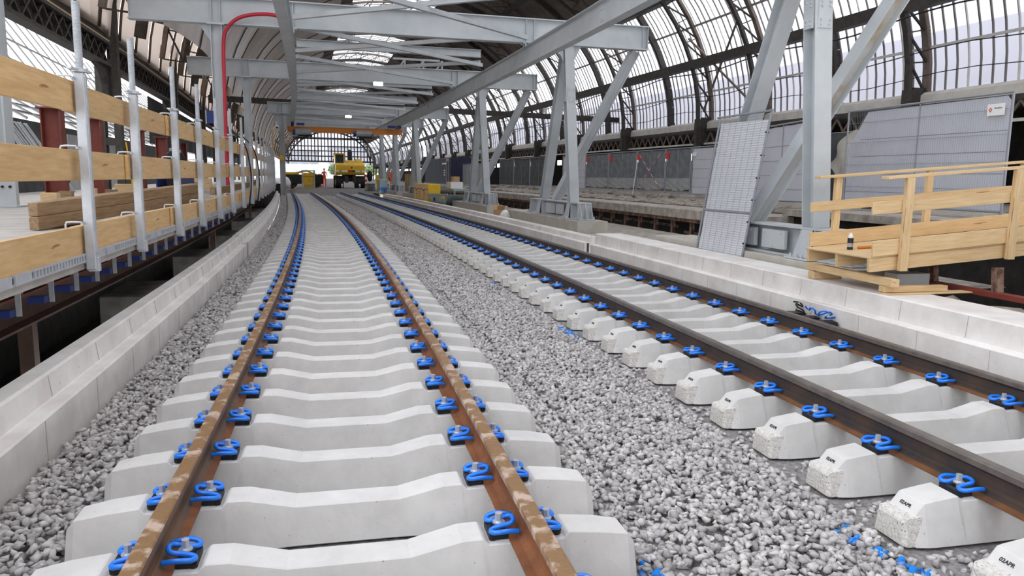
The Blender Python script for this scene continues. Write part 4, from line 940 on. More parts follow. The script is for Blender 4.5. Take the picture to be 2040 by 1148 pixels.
fence('fence_panel', W(18.4, 11.25, .75), W(15.25, 10.75, .78), 2.03, 'grey fence panel half hidden between the leaning panel and the first frame leg', FG, M_SHEET, 'plain', 'white')
# slumped tarpaulin beside the big fence
mb = MB(); nx, nz = 16, 12; vs = []
for j in range(nz + 1):
    for i in range(nx + 1):
        u, v = i / nx, j / nz
        vs.append(W(15.0 - .75 * u, 10.9 + .5 * v + .10 * math.sin(7 * u + 3 * v), 1.75 + .75 * u - .55 * v * (1 - u * .6) + .05 * math.sin(9 * v)))
mb.add(vs, [(j * (nx + 1) + i, j * (nx + 1) + i + 1, (j + 1) * (nx + 1) + i + 1, (j + 1) * (nx + 1) + i) for j in range(nz) for i in range(nx)]); o = mb.build('tarpaulin', M_SILL, org=W(15, 10.9, 1.2), smooth=True); tag(o, 'slumped beige tarpaulin hanging between the first frame brace and the big fence', 'tarpaulin')
mb = MB(); mb.obox(W(14.9, 11.6, 1.6), NN(15) * .06, TT(15) * .06, UP * .85); o = mb.build('scaffold_post', M_IRON, org=W(14.9, 11.6, .75)); tag(o, 'dark post behind the slumped tarpaulin', 'post')

# ---- small things on the ground by the right parapet
t = thing('cardboard_box', 'open brown cardboard box on the ground behind the far right parapet', 'box', W(26.4, 6.16, -.05)); og = t.location.copy(); T, N_ = TT(26), NN(26)
mb = MB()
for k in (-1, 1): mb.obox(W(26.4, 6.16 + k * .14, .09), N_ * .006, T * .22, UP * .14); mb.obox(W(26.4 + k * .21, 6.16, .09), N_ * .14, T * .006, UP * .14)
mb.obox(W(26.4, 6.16, -.04), N_ * .14, T * .22, UP * .006); mb.build('box_body', M_CARD, t, og)
for a, d in ((-.22, -.12), (.22, .12)):
    mb = MB(); p = W(26.4 + a, 6.16, .23); mb.add([p - N_ * .14, p + N_ * .14, p + N_ * .14 + T * d + UP * .17, p - N_ * .14 + T * d + UP * .17], [(0, 1, 2, 3)]); mb.build('flap', M_CARD, t, og)
mb = MB(); mb.sphere(W(25.6, 6.17, .10), .17, .19, .16, 10, 7); o = mb.build('white_sack', M_WHITE, org=W(25.6, 6.17, -.05)); 
for v in o.data.vertices: v.co += Vector((random.uniform(-.03, .03), random.uniform(-.03, .03), random.uniform(-.02, .02)))
tag(o, 'crumpled white sack beside the cardboard box', 'sack')
t = thing('metal_skip', 'grey-green steel skip with a yellow plate behind the right parapet', 'skip', W(38, 6.7, -.05)); og = t.location.copy()
mb = MB(); mb.loft([[W(36.2 + a, 6.15, -.02 + .02), W(40.2 - a, 6.15, .0), W(40.2 - a, 7.3, 0), W(36.2 + a, 7.3, 0)] if k == 0 else [W(35.4, 6.05, .56), W(41.1, 6.05, .42), W(41.1, 7.4, .42), W(35.4, 7.4, .56)] for k, a in ((0, .3), (1, 0))]); mb.build('tub', M_TEAL, t, og)
mb = MB(); mb.bar(W(35.4, 6.04, .57), W(41.1, 6.04, .43), .05, .06); mb.build('rim', M_TEAL, t, og)
mb = MB(); mb.obox(W(36.6, 6.045, .38), TT(37) * .55, NN(37) * .01, UP * .08); mb.build('yellow_plate', M_YELLOW, t, og)
mb = MB(); mb.cyl(W(39.0, 6.08, .22), W(39.0, 6.03, .22), .09, 12); mb.build('spigot', M_BLACK, t, og)
t = thing('tool_cabinet', 'yellow gas cabinet with a red stripe and emblem, right one of the pair', 'cabinet', W(43.0, 6.45, -.05), 'yellow cabinets by the fourth frame')
def cabinet(t, s0, s1):
    og = t.location.copy(); sm = (s0 + s1) / 2; T, N_ = TT(sm), NN(sm); hl = (s1 - s0) / 2
    mb = MB(); mb.obox(W(sm, 6.5, .47), T * hl, N_ * .34, UP * .50); mb.build('cabinet_body', M_YELLOW, t, og, bevel=.01)
    for k in (-1, 1):
        mb = MB(); mb.obox(W(sm + k * hl * .5, 6.145, .50), T * (hl * .46), N_ * .012, UP * .42); d = mb.build('door', M_YELLOW, t, og)
        mb = MB(); mb.obox(W(sm + k * hl * .1, 6.125, .62), T * .10, N_ * .012, UP * .03); mb.build('handle', M_BLACK, d, og)
    mb = MB(); mb.obox(W(sm, 6.130, .68), T * hl * .95, N_ * .004, UP * .03); mb.build('red_stripe', M_RED, t, og)
    mb = MB(); mb.cyl(W(sm - hl * .1, 6.131, .42), W(sm - hl * .1, 6.124, .42), .13, 16); e = mb.build('emblem', M_RED, t, og)
    mb = MB(); mb.cyl(W(sm - hl * .1, 6.124, .42), W(sm - hl * .1, 6.121, .42), .05, 4); mb.build('emblem_centre', M_WHITE, e, og)
    mb = MB(); mb.obox(W(sm, 6.128, .70), T * .10, N_ * .003, UP * .05); mb.build('label_plate', M_WHITE, t, og)
cabinet(t, 41.3, 43.9)
t = thing('tool_cabinet', 'yellow gas cabinet with a red stripe and emblem, left one of the pair', 'cabinet', W(45.0, 6.45, -.05), 'yellow cabinets by the fourth frame'); cabinet(t, 44.0, 46.1)
t = thing('work_table', 'grey-green steel table behind the skip with boxes on it', 'table', W(43, 8.2, -.05)); og = t.location.copy()
mb = MB(); mb.obox(W(44.5, 8.2, .66), TT(44) * 2.6, NN(44) * .5, UP * .06); mb.build('table_top', M_TEAL, t, og)
for a in (-2.5, 2.5):
    for b in (-.42, .42):
        mb = MB(); mb.bar(W(44.5 + a, 8.2 + b, -.03), W(44.5 + a, 8.2 + b, .60), .08, .08); mb.build('leg', M_TEAL, t, og)
mb = MB(); mb.obox(W(43.4, 8.1, .72 + .19), TT(43) * .55, NN(43) * .35, UP * .185); o = mb.build('storage_box', M_WHITE, org=W(43.4, 8.1, .73)); tag(o, 'white carton on the grey-green table', 'box')
mb = MB(); mb.obox(W(43.3, 8.1, 1.095 + .16), TT(43) * .28, NN(43) * .2, UP * .155); o = mb.build('carton', M_CARD, org=W(43.3, 8.1, 1.1)); tag(o, 'brown carton on top of the white carton', 'box')
mb = MB(); mb.obox(W(45.8, 8.1, .75), TT(45) * .6, NN(45) * .25, UP * .025); o = mb.build('blue_tray', M_BLUEBRK, org=W(45.8, 8.1, .72)); tag(o, 'blue tray on the far end of the grey-green table', 'tray')
t = thing('shipping_container', 'navy blue shipping container beyond the fences, white markings on its side', 'container', W(70, 13, .70)); og = t.location.copy()
mb = MB(); mb.sweep([(12.4, .72), (12.4, 3.05), (14.8, 3.05), (14.8, .72)], [64.6, 68, 72, 76.8]); mb.build('container_body', M_NAVY, t, og)
mb = MB(); s = 64.8
while s < 76.6: mb.bar(W(s, 12.385, .8), W(s, 12.385, 3.0), .03, .12, TT(s)); s += .28
mb.build('corrugation', M_NAVY, t, og)
for s in (65.1, 66.2):
    mb = MB(); mb.cyl(W(s, 12.36, .8), W(s, 12.36, 3.0), .03, 8); mb.build('locking_bar', M_BOLT, t, og)
for i, (s, z, a, b) in enumerate(((66.6, 2.55, .5, .07), (67.6, 2.55, .35, .07), (66.9, 1.95, .3, .05), (66.9, 1.75, .35, .05), (66.9, 1.55, .3, .05))):
    mb = MB(); mb.obox(W(s, 12.33, z), TT(s) * a, NN(s) * .004, UP * b); mb.build('white_marking', M_WHITE, t, og)
mb = MB(); mb.obox(W(65.5, 12.33, 2.85), TT(65) * .5, NN(65) * .004, UP * .12); mb.build('red_plate', M_RED, t, og)

mb = MB(); mb.box(-.02, .02, -1.2, 1.2, 0, 1.75); o = mb.build('dark_backing_panel', M_SHEETD, loc=W(15.4, 11.75, .80), rotz=-TH(15)); tag(o, 'added black backing sheet behind the open corner of the big fence', 'backing sheet')  # added sheet that keeps the view through the mesh corner dark

# ================================================================== FAR END: MOUND, MACHINES, PERSON, CITY
mb = MB(); secs = []
for s in (65.3, 65.9, 66.6, 67.3, 68.0, 69, 72, 80, 120, 180, 250, 290):
    k = min(1, max(0, (s - 65.3) / 2.2)); zz = -.42 + .66 * (k * k * (3 - 2 * k)); n = 26; e = max(0, s - 80) * .35
    secs.append([W(s, (-9 - e) + (40 + 2 * e) * i / n, zz + (random.uniform(-.05, .06) if 65.5 < s < 69 else 0)) for i in range(n + 1)])
mb.loft(secs, closed=False, cap=False); struct(mb, 'ground', M_BED)
ZG = .24
# ---- excavator
S = 69.4
t = thing('rail_excavator', 'yellow wheeled excavator seen from behind at the far end of the right track', 'excavator', W(S, 4.25, ZG)); og = t.location.copy(); T, N_ = TT(S), NN(S)
E = lambda ds, o, z: W(S, 4.25, 0) + T * ds + N_ * o + UP * (ZG + z)
mb = MB(); mb.obox(E(1.2, 0, .82), T * 1.5, N_ * .75, UP * .16); mb.obox(E(-.25, 0, .72), T * .12, N_ * 1.05, UP * .12); mb.build('chassis', M_BLACK, t, og)
for ds in (0, 2.4):
    for k in (-1, 1):
        mb = MB(); mb.cyl(E(ds, k * .60, .56), E(ds, k * 1.28, .56), .56, 20); wv = mb.build('wheel', M_BLACK, t, og)
        mb = MB(); mb.cyl(E(ds, k * 1.27, .56), E(ds, k * 1.30, .56), .24, 14); mb.build('rim', M_YELLOW, wv, og)
for k in (-1, 1):
    mb = MB(); mb.cyl(E(-.75, k * .70, .22), E(-.75, k * .84, .22), .20, 16); mb.build('rail_wheel', M_BOLT, t, og)
    mb = MB(); mb.obox(E(-.62, k * .35, .80), T * .03, N_ * .16, UP * .30); mb.build('mudflap', M_RAILWEB, t, og)
mb = MB(); mb.cyl(E(1.2, 0, .98), E(1.2, 0, 1.25), .62, 18); mb.build('turntable', M_BLACK, t, og)
prof = [(-.42, 1.18), (-.62, 1.30), (-.68, 1.62), (-.66, 2.02), (-.5, 2.22), (.9, 2.22), (.9, 1.18)]
mb = MB(); mb.loft([[E(a, o, z) for a, z in prof] for o in (-1.26, 1.26)]); mb.build('counterweight', M_YELLOW, t, og, bevel=.03)
mb = MB(); mb.loft([[E(a, o, z) for a, z in ((-.4, 2.2), (-.3, 2.46), (1.2, 2.5), (1.2, 2.2))] for o in (-.28, 1.1)]); mb.build('engine_hood', M_YELLOW, t, og, bevel=.03)
mb = MB(); mb.loft([[E(a, o, z) for a, z in ((.2, 2.46), (.3, 2.62), (1.0, 2.62), (1.1, 2.46))] for o in (.55, 1.0)]); mb.build('air_box', M_YELLOW, t, og, bevel=.03)
mb = MB(); mb.obox(E(1.6, 0, 1.5), T * 1.0, N_ * 1.2, UP * .3); mb.build('deck_frame', M_YELLOW, t, og)
cw = [o for o in t.children if o.name.startswith('counterweight')][0]
for i, (o, wd, m) in enumerate(((-1.1, .12, M_WHITE), (-.88, .08, M_YELLOW), (-.5, .26, M_WHITE), (-.04, .18, M_RED), (.26, .12, M_NAVY), (.62, .20, M_WHITE), (1.1, .12, M_WHITE))):
    if m is M_YELLOW: continue
    mb = MB(); mb.obox(E(-.685, o, 1.52), N_ * wd, T * .006, UP * .085); mb.build('marking_panel', m, cw, og)
mb = MB(); mb.cyl(E(-.68, .10, 1.82), E(-.70, .10, 1.82), .085, 14); mb.build('emblem', M_RED, cw, og)
for o in (-1.2, -.42):
    for ds in (.9, 2.2):
        mb = MB(); mb.bar(E(ds, o, 1.2), E(ds, o, 3.02), .09, .09, T); mb.build('cab_post', M_YELLOW, t, og)
mb = MB(); mb.obox(E(1.55, -.81, 3.06), T * .78, N_ * .48, UP * .06); mb.build('cab_roof', M_YELLOW, t, og, bevel=.02)
mb = MB(); mb.obox(E(1.55, -.81, 1.95), T * .62, N_ * .40, UP * .25); mb.obox(E(.92, -.81, 2.58), T * .015, N_ * .34, UP * .42); mb.obox(E(1.55, -1.22, 2.58), T * .60, N_ * .012, UP * .42); mb.build('cab_glass', M_CABGLASS, t, og)
mb = MB(); mb.bar(E(1.6, .25, 1.9), E(3.2, .3, 3.35), .30, .42); mb.bar(E(3.2, .3, 3.35), E(4.2, .3, 2.5), .26, .34); mb.build('boom', M_BLACK, t, og)
for i in range(7):
    mb = MB(); a = random.uniform(-.2, .25); mb.tube(catmull([E(1.5, .1 + a * .5, 2.4), E(2.0, .1 + a, 2.9 + random.uniform(-.1, .2)), E(2.4, .15 + a, 3.35 + random.uniform(-.1, .2)), E(2.9, .2 + a, 3.1)], 5), .028, 6); mb.build('hydraulic_hose', M_BLACK, t, og)
mb = MB(); mb.bar(E(.6, -1.38, 2.3), E(.6, -1.38, 2.62), .06, .18, T); mb.build('mirror', M_RED, t, og)

# ---- left machine, cage box, bag
S2 = 68.6
F = lambda ds, o, z: W(S2, o, ZG + z) + TT(S2) * ds
t = thing('gas_cage', 'yellow box in a grey frame standing at the end of the left track', 'cage box', W(S2, .62, ZG)); og = t.location.copy(); T, N_ = TT(S2), NN(S2)
mb = MB()
for o in (.12, 1.12):
    for ds in (-.4, .4): mb.bar(F(ds, o, 0), F(ds, o, 1.55), .09, .09, T)
for z in (.38, 1.5):
    for ds in (-.4, .4): mb.bar(F(ds, .06, z), F(ds, 1.18, z), .08, .08)
mb.build('frame', M_PLINTH, t, og)
for z, h in ((.18, .13), (.70, .28), (1.16, .14)):
    mb = MB(); mb.obox(F(0, .62, z), N_ * .42, T * .34, UP * h); mb.build('panel', M_YELLOW, t, og)
mb = MB(); mb.obox(F(-.35, .72, .72), N_ * .05, T * .006, UP * .05); mb.build('red_mark', M_RED, t, og)
t = thing('rail_trolley', 'black and yellow rail machine behind the gas cage', 'rail machine', W(S2 + 4, .7, ZG)); og = t.location.copy()
mb = MB(); mb.obox(F(4, .3, .75), N_ * 1.7, T * 1.6, UP * .42); mb.build('body', M_BLACK, t, og, bevel=.05)
mb = MB(); mb.obox(F(3.6, -.7, 1.27), N_ * .6, T * .8, UP * .10); mb.build('hood', M_YELLOW, t, og)
mb = MB(); mb.bar(F(2.6, -1.0, 1.15), F(3.2, .6, 1.52), .16, .16); mb.bar(F(3, .6, 1.5), F(4, 1.6, 1.1), .12, .14); mb.build('arm', M_YELLOW, t, og)
for o in (-.6, 1.4):
    mb = MB(); mb.cyl(F(2.5, o, .35), F(2.7, o, .35), .34, 16); mb.build('wheel', M_BLACK, t, og)
mb = MB(); mb.cyl(F(3, 2.0, 1.28), F(3, 2.0, 1.42), .08, 10); mb.build('beacon', M_ORANGE, t, og)
mb = MB(); mb.sphere(W(67.6, -1.35, ZG + .45), .52, .5, .50, 14, 10)
o = mb.build('bulk_bag', M_WHITE, org=W(67.6, -1.35, ZG), smooth=True)
for v in o.data.vertices: v.co += Vector((random.uniform(-.06, .06), random.uniform(-.06, .06), random.uniform(-.05, .05)))
tag(o, 'crumpled white bulk bag at the far left end of the track', 'bag')
mb = MB(); mb.cyl(W(66.7, -.75, .2), W(66.7, -.75, .5), .16, 12); o = mb.build('bucket', M_BLACK, org=W(66.7, -.75, .2)); tag(o, 'black bucket in front of the white bulk bag', 'bucket')
mb = MB(); mb.tube(catmull([W(65.5, -1.7, -.2), W(66.1, -1.35, .05), W(66.3, -.9, .12), W(67.0, -.3, ZG + .05), W(68.0, -.2, ZG + .12)], 6), .035, 6); o = mb.build('brown_hose', M_CARD, org=W(66, -1.3, -.1), smooth=True); tag(o, 'brown hose lying on the gravel mound by the bulk bag', 'hose')
# ---- right: tube bundle, machines, barriers
S3 = 62.0
t = thing('tube_bundle', 'bundle of grey tubes seen end-on beside the far right track', 'tubes', W(S3, 5.35, .15)); og = t.location.copy(); T, N_ = TT(S3), NN(S3)
for j in range(5):
    for i in range(5 - (j % 2)):
        c = W(S3, 5.05 + .135 * i + .067 * (j % 2), .24 + j * .118); tb = MB()
        R0 = [c + (N_ * math.cos(2 * PI * k / 12) + UP * math.sin(2 * PI * k / 12)) * .062 for k in range(12)]; R1 = [c + (N_ * math.cos(2 * PI * k / 12) + UP * math.sin(2 * PI * k / 12)) * .048 for k in range(12)]
        tb.loft([[p + T * 2.0 for p in R0], R0, R1, [p + T * 2.0 for p in R1]], cap=False); tb.build('tube', M_GREYWALL, t, og)
mb = MB(); mb.obox(W(S3 + 1, 5.32, .155), N_ * .45, T * .9, UP * .02); mb.build('pallet_board', M_OLDWOOD, t, og)
t = thing('generator', 'grey portable generator with a blue cover beside the tube bundle', 'generator', W(S3, 6.05, .0)); og = t.location.copy()
mb = MB(); mb.obox(W(S3, 6.2, .72), N_ * .30, T * .8, UP * .42); mb.build('housing', M_TEAL, t, og, bevel=.05)
mb = MB(); mb.obox(W(S3, 6.2, .15), N_ * .32, T * .8, UP * .12); mb.build('base', M_GREYWALL, t, og)
mb = MB(); mb.obox(W(S3 - .85, 6.2, .36), N_ * .25, T * .04, UP * .10); mb.build('cover', M_BLUE, t, og)
mb = MB(); mb.sphere(W(70.3, 6.1, 1.35), .26, .26, .5, 10, 8); o = mb.build('fuel_bottle', M_BLACK, org=W(70.3, 6.1, .85)); tag(o, 'black bulky bottle by the far yellow crate', 'bottle')
mb = MB(); mb.obox(W(70.6, 7.2, ZG + .85), N_ * .55, T * .3, UP * .38); mb.obox(W(70.6, 7.2, ZG + .24), N_ * .5, T * .25, UP * .24); o = mb.build('yellow_crate', M_YELLOW, org=W(70.6, 7.2, ZG)); tag(o, 'yellow crate beside the excavator on the right', 'crate')
for i, (s, o_) in enumerate(((78, 2.0), (79, 6.6), (82, 1.6))):
    t = thing('barrier', ['red and white barrier post left of the excavator', 'red and white barrier post right of the excavator', 'far red and white barrier post left of the excavator'][i], 'barrier', W(s, o_, ZG), 'red and white barriers'); og = t.location.copy()
    mb = MB()
    for k in range(5): mb.obox(W(s, o_, ZG + .14 + k * .25), NN(s) * .16, TT(s) * .03, UP * .125, k % 2)
    mb.build('striped_panel', [M_RED, M_WHITE], t, og)
    mb = MB(); mb.obox(W(s, o_, ZG + .02), NN(s) * .3, TT(s) * .2, UP * .02); mb.build('base', M_BLACK, t, og)
for i, (s, o, z) in enumerate(((62, 8.6, .1), (59, 8.2, .1))):
    t = thing('plywood_crate', ['brown plywood crate behind the fifth frame', 'stack of brown sheets leaning by the fifth frame'][i], 'crate', W(s, o, z)); og = t.location.copy()
    mb = MB(); mb.obox(W(s, o, z + .75), NN(s) * .5, TT(s) * .5, UP * .72); mb.build('box_body', M_CARD, t, og)
    mb = MB(); 
    for k in (-1, 1): mb.obox(W(s - .51, o + k * .42, z + .75), NN(s) * .05, TT(s) * .012, UP * .72); mb.obox(W(s - .51, o, z + .75 + k * .62), NN(s) * .5, TT(s) * .012, UP * .05)
    mb.build('batten', M_OLDWOOD, t, og)

# ---- person in orange
def person(loc, rz, label):
    t = thing('person', label, 'person', loc, None, rz)
    def skin(name, pts, edges, rad, m, lvl=2):
        me = bpy.data.meshes.new(name); me.from_pydata(pts, edges, []); me.materials.append(m); o = bpy.data.objects.new(name, me); COL.objects.link(o); o.parent = t
        md = o.modifiers.new('skin', 'SKIN'); md.use_smooth_shade = True
        for i, r in enumerate(rad): me.skin_vertices[0].data[i].radius = (r, r * .9)
        me.skin_vertices[0].data[0].use_root = True
        sb = o.modifiers.new('sub', 'SUBSURF'); sb.levels = lvl; sb.render_levels = lvl; return o
    P = [(0, 0, .95), (0, 0, 1.18), (0, .01, 1.42), (0, .01, 1.52), (0, .02, 1.62), (-.10, 0, .90), (-.11, -.02, .50), (-.12, .02, .09), (-.12, -.10, .04), (.10, 0, .90), (.12, .03, .50), (.13, .06, .09), (.13, -.05, .04),
         (-.20, .0, 1.42), (-.26, .0, 1.14), (-.24, -.12, .92), (.20, .0, 1.42), (.26, .0, 1.14), (.24, -.10, .92)]
    Ed = [(0, 1), (1, 2), (2, 3), (3, 4), (0, 5), (5, 6), (6, 7), (7, 8), (0, 9), (9, 10), (10, 11), (11, 12), (2, 13), (13, 14), (14, 15), (2, 16), (16, 17), (17, 18)]
    R = [.14, .14, .14, .055, .06, .10, .065, .05, .045, .10, .065, .05, .045, .07, .052, .042, .07, .052, .042]
    skin('body', P, Ed, R, M_ORHIVIS)
    mb = MB(); mb.sphere((0, .0, 1.68), .085, .10, .12, 14, 10); mb.sphere((0, -.10, 1.67), .016, .02, .025, 8, 6)
    for k in (-1, 1): mb.sphere((k * .087, .0, 1.67), .014, .02, .03, 8, 6)
    mb.build('head', M_SKIN, t, smooth=True)
    mb = MB(); mb.sphere((0, 0, 1.745), .115, .135, .085, 16, 10); mb.cyl((0, -.03, 1.735), (0, -.03, 1.745), .14, 16); mb.build('helmet', M_WHITE, t, smooth=False)
    for k in (-1, 1):
        mb = MB(); c = Vector((k * .24, -.13, .88)); mb.sphere(c, .035, .025, .05, 10, 8)
        for f in range(4): mb.tube([c + Vector((0, -.022 + f * .015, -.035)), c + Vector((0, -.026 + f * .016, -.085 + abs(f - 1.5) * .008)), c + Vector((-k * .012, -.026 + f * .016, -.115 + abs(f - 1.5) * .010))], .0085, 6)
        mb.tube([c + Vector((0, -.02, .0)), c + Vector((-k * .01, -.05, -.03)), c + Vector((-k * .015, -.055, -.06))], .009, 6)
        mb.build('hand', M_SKIN, t, smooth=True)
    for z in (1.10, 1.26):
        mb = MB(); mb.cyl((0, 0, z), (0, 0, z + .05), .152, 16); mb.build('reflective_band', M_GREYWALL, t)
    return t
person(W(76.0, 2.35, ZG), -TH(76) + PI, 'person in orange high-visibility clothing and white helmet, standing left of the excavator')
person(W(74.0, 8.6, ZG), -TH(74) + .4, 'person in orange high-visibility clothing standing among the far portal frames on the right')

# ---- outside beyond the station
for i, (s, o, wd, h, d) in enumerate(((285, -27, 26, 14, 10), (290, 1, 20, 9, 10), (288, 27, 24, 11, 10))):
    t = thing('city_building', ['pale city building beyond the hall, left one', 'low pale city building beyond the hall behind the excavator', 'pale city building beyond the hall, right one'][i], 'building', W(s, o, ZG)); og = t.location.copy(); T, N_ = TT(s), NN(s)
    mb = MB(); mb.obox(W(s, o, ZG + h / 2), N_ * wd / 2, T * d / 2, UP * h / 2); mb.build('facade', M_CITY, t, og)
    mb = MB(); mb.obox(W(s, o, ZG + h + .3), N_ * (wd / 2 + .3), T * (d / 2 + .3), UP * .3); mb.build('roof', M_GREYWALL, t, og)
    for r in range(2):
        for c in range(6):
            mb = MB(); mb.obox(W(s, o - wd / 2 + wd * (c + .5) / 6, ZG + 2.4 + r * 3.6) - T * (d / 2 + .02), N_ * 1.0, T * .05, UP * 1.1); mb.build('window_pane', M_CITYWIN, t, og)
for i, (s, o, r) in enumerate(((262, 15.5, 2.6), (258, 27, 2.4))):
    t = thing('street_tree', ['green tree beyond the hall left of the excavator', 'green tree beyond the hall right of the excavator'][i], 'tree', W(s, o, ZG)); og = t.location.copy()
    mb = MB(); mb.cyl(W(s, o, ZG), W(s, o, ZG + 2.0), .25, 8, r1=.18); mb.build('trunk', M_TRUNK, t, og)
    mb = MB(); c = W(s, o, ZG + 3.2)
    for k in range(900):
        v = Vector(RNG.normal(size=3)).normalized() * r * RNG.uniform(.55, 1.05); v.z *= .8; p = c + v; a = Vector(RNG.normal(size=3)).normalized() * .28; b = a.orthogonal().normalized() * .2
        mb.add([p - a, p + b, p + a, p - b], [(0, 1, 2, 3)])
    mb.build('foliage', M_LEAF, t, og)

# ================================================================== THE HALL
def cen(s): return 8.0 + max(0.0, s - 90) * .030
def arc(s, th, inset=0.0): return W(s, cen(s) + (14 - inset) * math.cos(th), 4.7 + (11.5 - inset) * math.sin(th))
RIBS = [14.2, 19.0, 23.8, 28.5, 33.4, 38.7, 43.2, 48.5, 52.8, 57.8] + [57.8 + 4.8 * k for k in range(1, 40)]
RIBS = [r for r in RIBS if r < 246]
MAJ = {14.2, 23.8, 33.4, 38.7, 48.5, 57.8} | {57.8 + 9.6 * k for k in range(1, 20)}
is_major = lambda r: any(abs(r - m) < .05 for m in MAJ)
TH_G = .622
ths = frange(.0, TH_G, TH_G / 9)
for i in range(len(RIBS) - 1):
    a, b = RIBS[i], RIBS[i + 1]
    if a > 130 and i % 2: continue
    if a > 130: b = RIBS[min(i + 2, len(RIBS) - 1)]
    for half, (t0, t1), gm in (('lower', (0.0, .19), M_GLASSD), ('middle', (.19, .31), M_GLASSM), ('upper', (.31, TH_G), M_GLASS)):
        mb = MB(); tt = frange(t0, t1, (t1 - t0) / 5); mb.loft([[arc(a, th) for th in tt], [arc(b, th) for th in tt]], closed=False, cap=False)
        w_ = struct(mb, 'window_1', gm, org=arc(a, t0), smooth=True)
    # glazing bars of this bay
    step = .475 if a < 62 else (.8 if a < 130 else 2.4)
    mb = MB(); s = a + step * .5; k = 0
    while s < b - .1:
        wdt = .05; n = 7 if a < 62 else 4
        for j in range(n):
            p, q = arc(s, TH_G * j / n, .04), arc(s, TH_G * (j + 1) / n, .04); mb.bar(p, q, wdt, .06, NN(s), 1 if k % 4 == 2 else 0)
        s += step; k += 1
    for th in (.145, .30, .46):
        mb.bar(arc(a, th, .05), arc(b, th, .05), .10, .09, UP, 1 if th < .2 else 0)
    mb.build('glazing_bar', [M_BAR, M_BARW], w_, org=arc(a, .31))
# ribs
for r in RIBS:
    if r > 130 and not is_major(r): continue
    mb = MB(); n = 30 if r < 110 else 16
    if is_major(r):
        T_ = [(PI - .10) * k / n for k in range(n + 1)]
        for k in range(n):
            mb.bar(arc(r, T_[k], .10), arc(r, T_[k + 1], .10), .28, .16, (arc(r, T_[k], 2) - arc(r, T_[k], 0)), 1)
            mb.bar(arc(r, T_[k], .95), arc(r, T_[k + 1], .95), .24, .15, (arc(r, T_[k], 2) - arc(r, T_[k], 0)))
            mb.bar(arc(r, T_[k], .16), arc(r, T_[k + 1], .9), .07, .08, TT(r)); mb.bar(arc(r, T_[k + 1], .2), arc(r, T_[k + 1], .9), .05, .05, TT(r))
        for o in (22 - .95, 21.95): mb.bar(W(r, cen(r) + o - 8, -.5 if o < 21.5 else 3.3), W(r, cen(r) + o - 8, 4.8), .30, .26, TT(r))
        mb.bar(W(r, cen(r) + 13.6, 3.4), W(r, cen(r) + 13.6, 4.9), .1, .7, NN(r))
    else:
        T_ = [(PI - .10) * k / n for k in range(n + 1)]
        for k in range(n): mb.bar(arc(r, T_[k], .18), arc(r, T_[k + 1], .18), .22, .34, (arc(r, T_[k], 2) - arc(r, T_[k], 0)))
        mb.bar(W(r, cen(r) + 13.9, 4.2), W(r, cen(r) + 13.9, 4.9), .22, .3, TT(r))
    struct(mb, 'arch_beam', [M_IRON, M_IRONBROWN], org=arc(r, 0))
# purlins, sill, lattice girder, dark aisle on the right
SS = frange(12, 245, 2.4)
def longi(name, pts, m, ss=SS):
    mb = MB(); mb.loft([[W(s, cen(s) - 8 + o, z) for o, z in pts] for s in ss]); return struct(mb, name, m, org=W(12, pts[0][0], pts[0][1]))
longi('purlin_beam', [(20.35, 7.5), (20.75, 7.5), (20.75, 7.95), (20.35, 7.95)], M_IRON)
longi('purlin_beam', [(18.9, 11.05), (19.3, 11.05), (19.3, 11.5), (18.9, 11.5)], M_IRON)
longi('purlin_beam', [(-4.75, 7.7), (-4.35, 7.7), (-4.35, 8.0), (-4.75, 8.0)], M_IRON)
longi('sill_trim', [(21.6, 4.28), (22.1, 4.28), (22.1, 4.74), (21.75, 4.74), (21.6, 4.62)], M_SILL)
longi('trim_4', [(21.45, 4.10), (22.0, 4.10), (22.0, 4.27), (21.45, 4.27)], M_IRON)
longi('trim_5', [(21.45, 3.40), (21.6, 3.40), (21.6, 3.50), (21.45, 3.50)], M_SILL)
mb = MB(); s = 14.2
while s < 96: 
    mb.bar(W(s, 21.55, 3.5), W(s + .42, 21.55, 4.08), .06, .07, NN(s)); mb.bar(W(s + .42, 21.55, 4.08), W(s + .84, 21.55, 3.5), .06, .07, NN(s)); s += .84
struct(mb, 'lattice_beam', M_IRONBROWN, org=W(14.2, 21.5, 3.5))
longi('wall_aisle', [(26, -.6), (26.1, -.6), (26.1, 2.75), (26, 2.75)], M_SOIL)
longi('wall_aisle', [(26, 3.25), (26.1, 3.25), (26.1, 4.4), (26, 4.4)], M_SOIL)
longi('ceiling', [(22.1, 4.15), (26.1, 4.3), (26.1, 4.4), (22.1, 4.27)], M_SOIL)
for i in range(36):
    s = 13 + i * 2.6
    mb = MB(); mb.bar(W(s, 26, 2.7), W(s, 26, 3.3), 1.5 if i % 3 else .5, .12, NN(s)); struct(mb, 'wall_pier', M_SOIL, org=W(s, 26, 2.7))
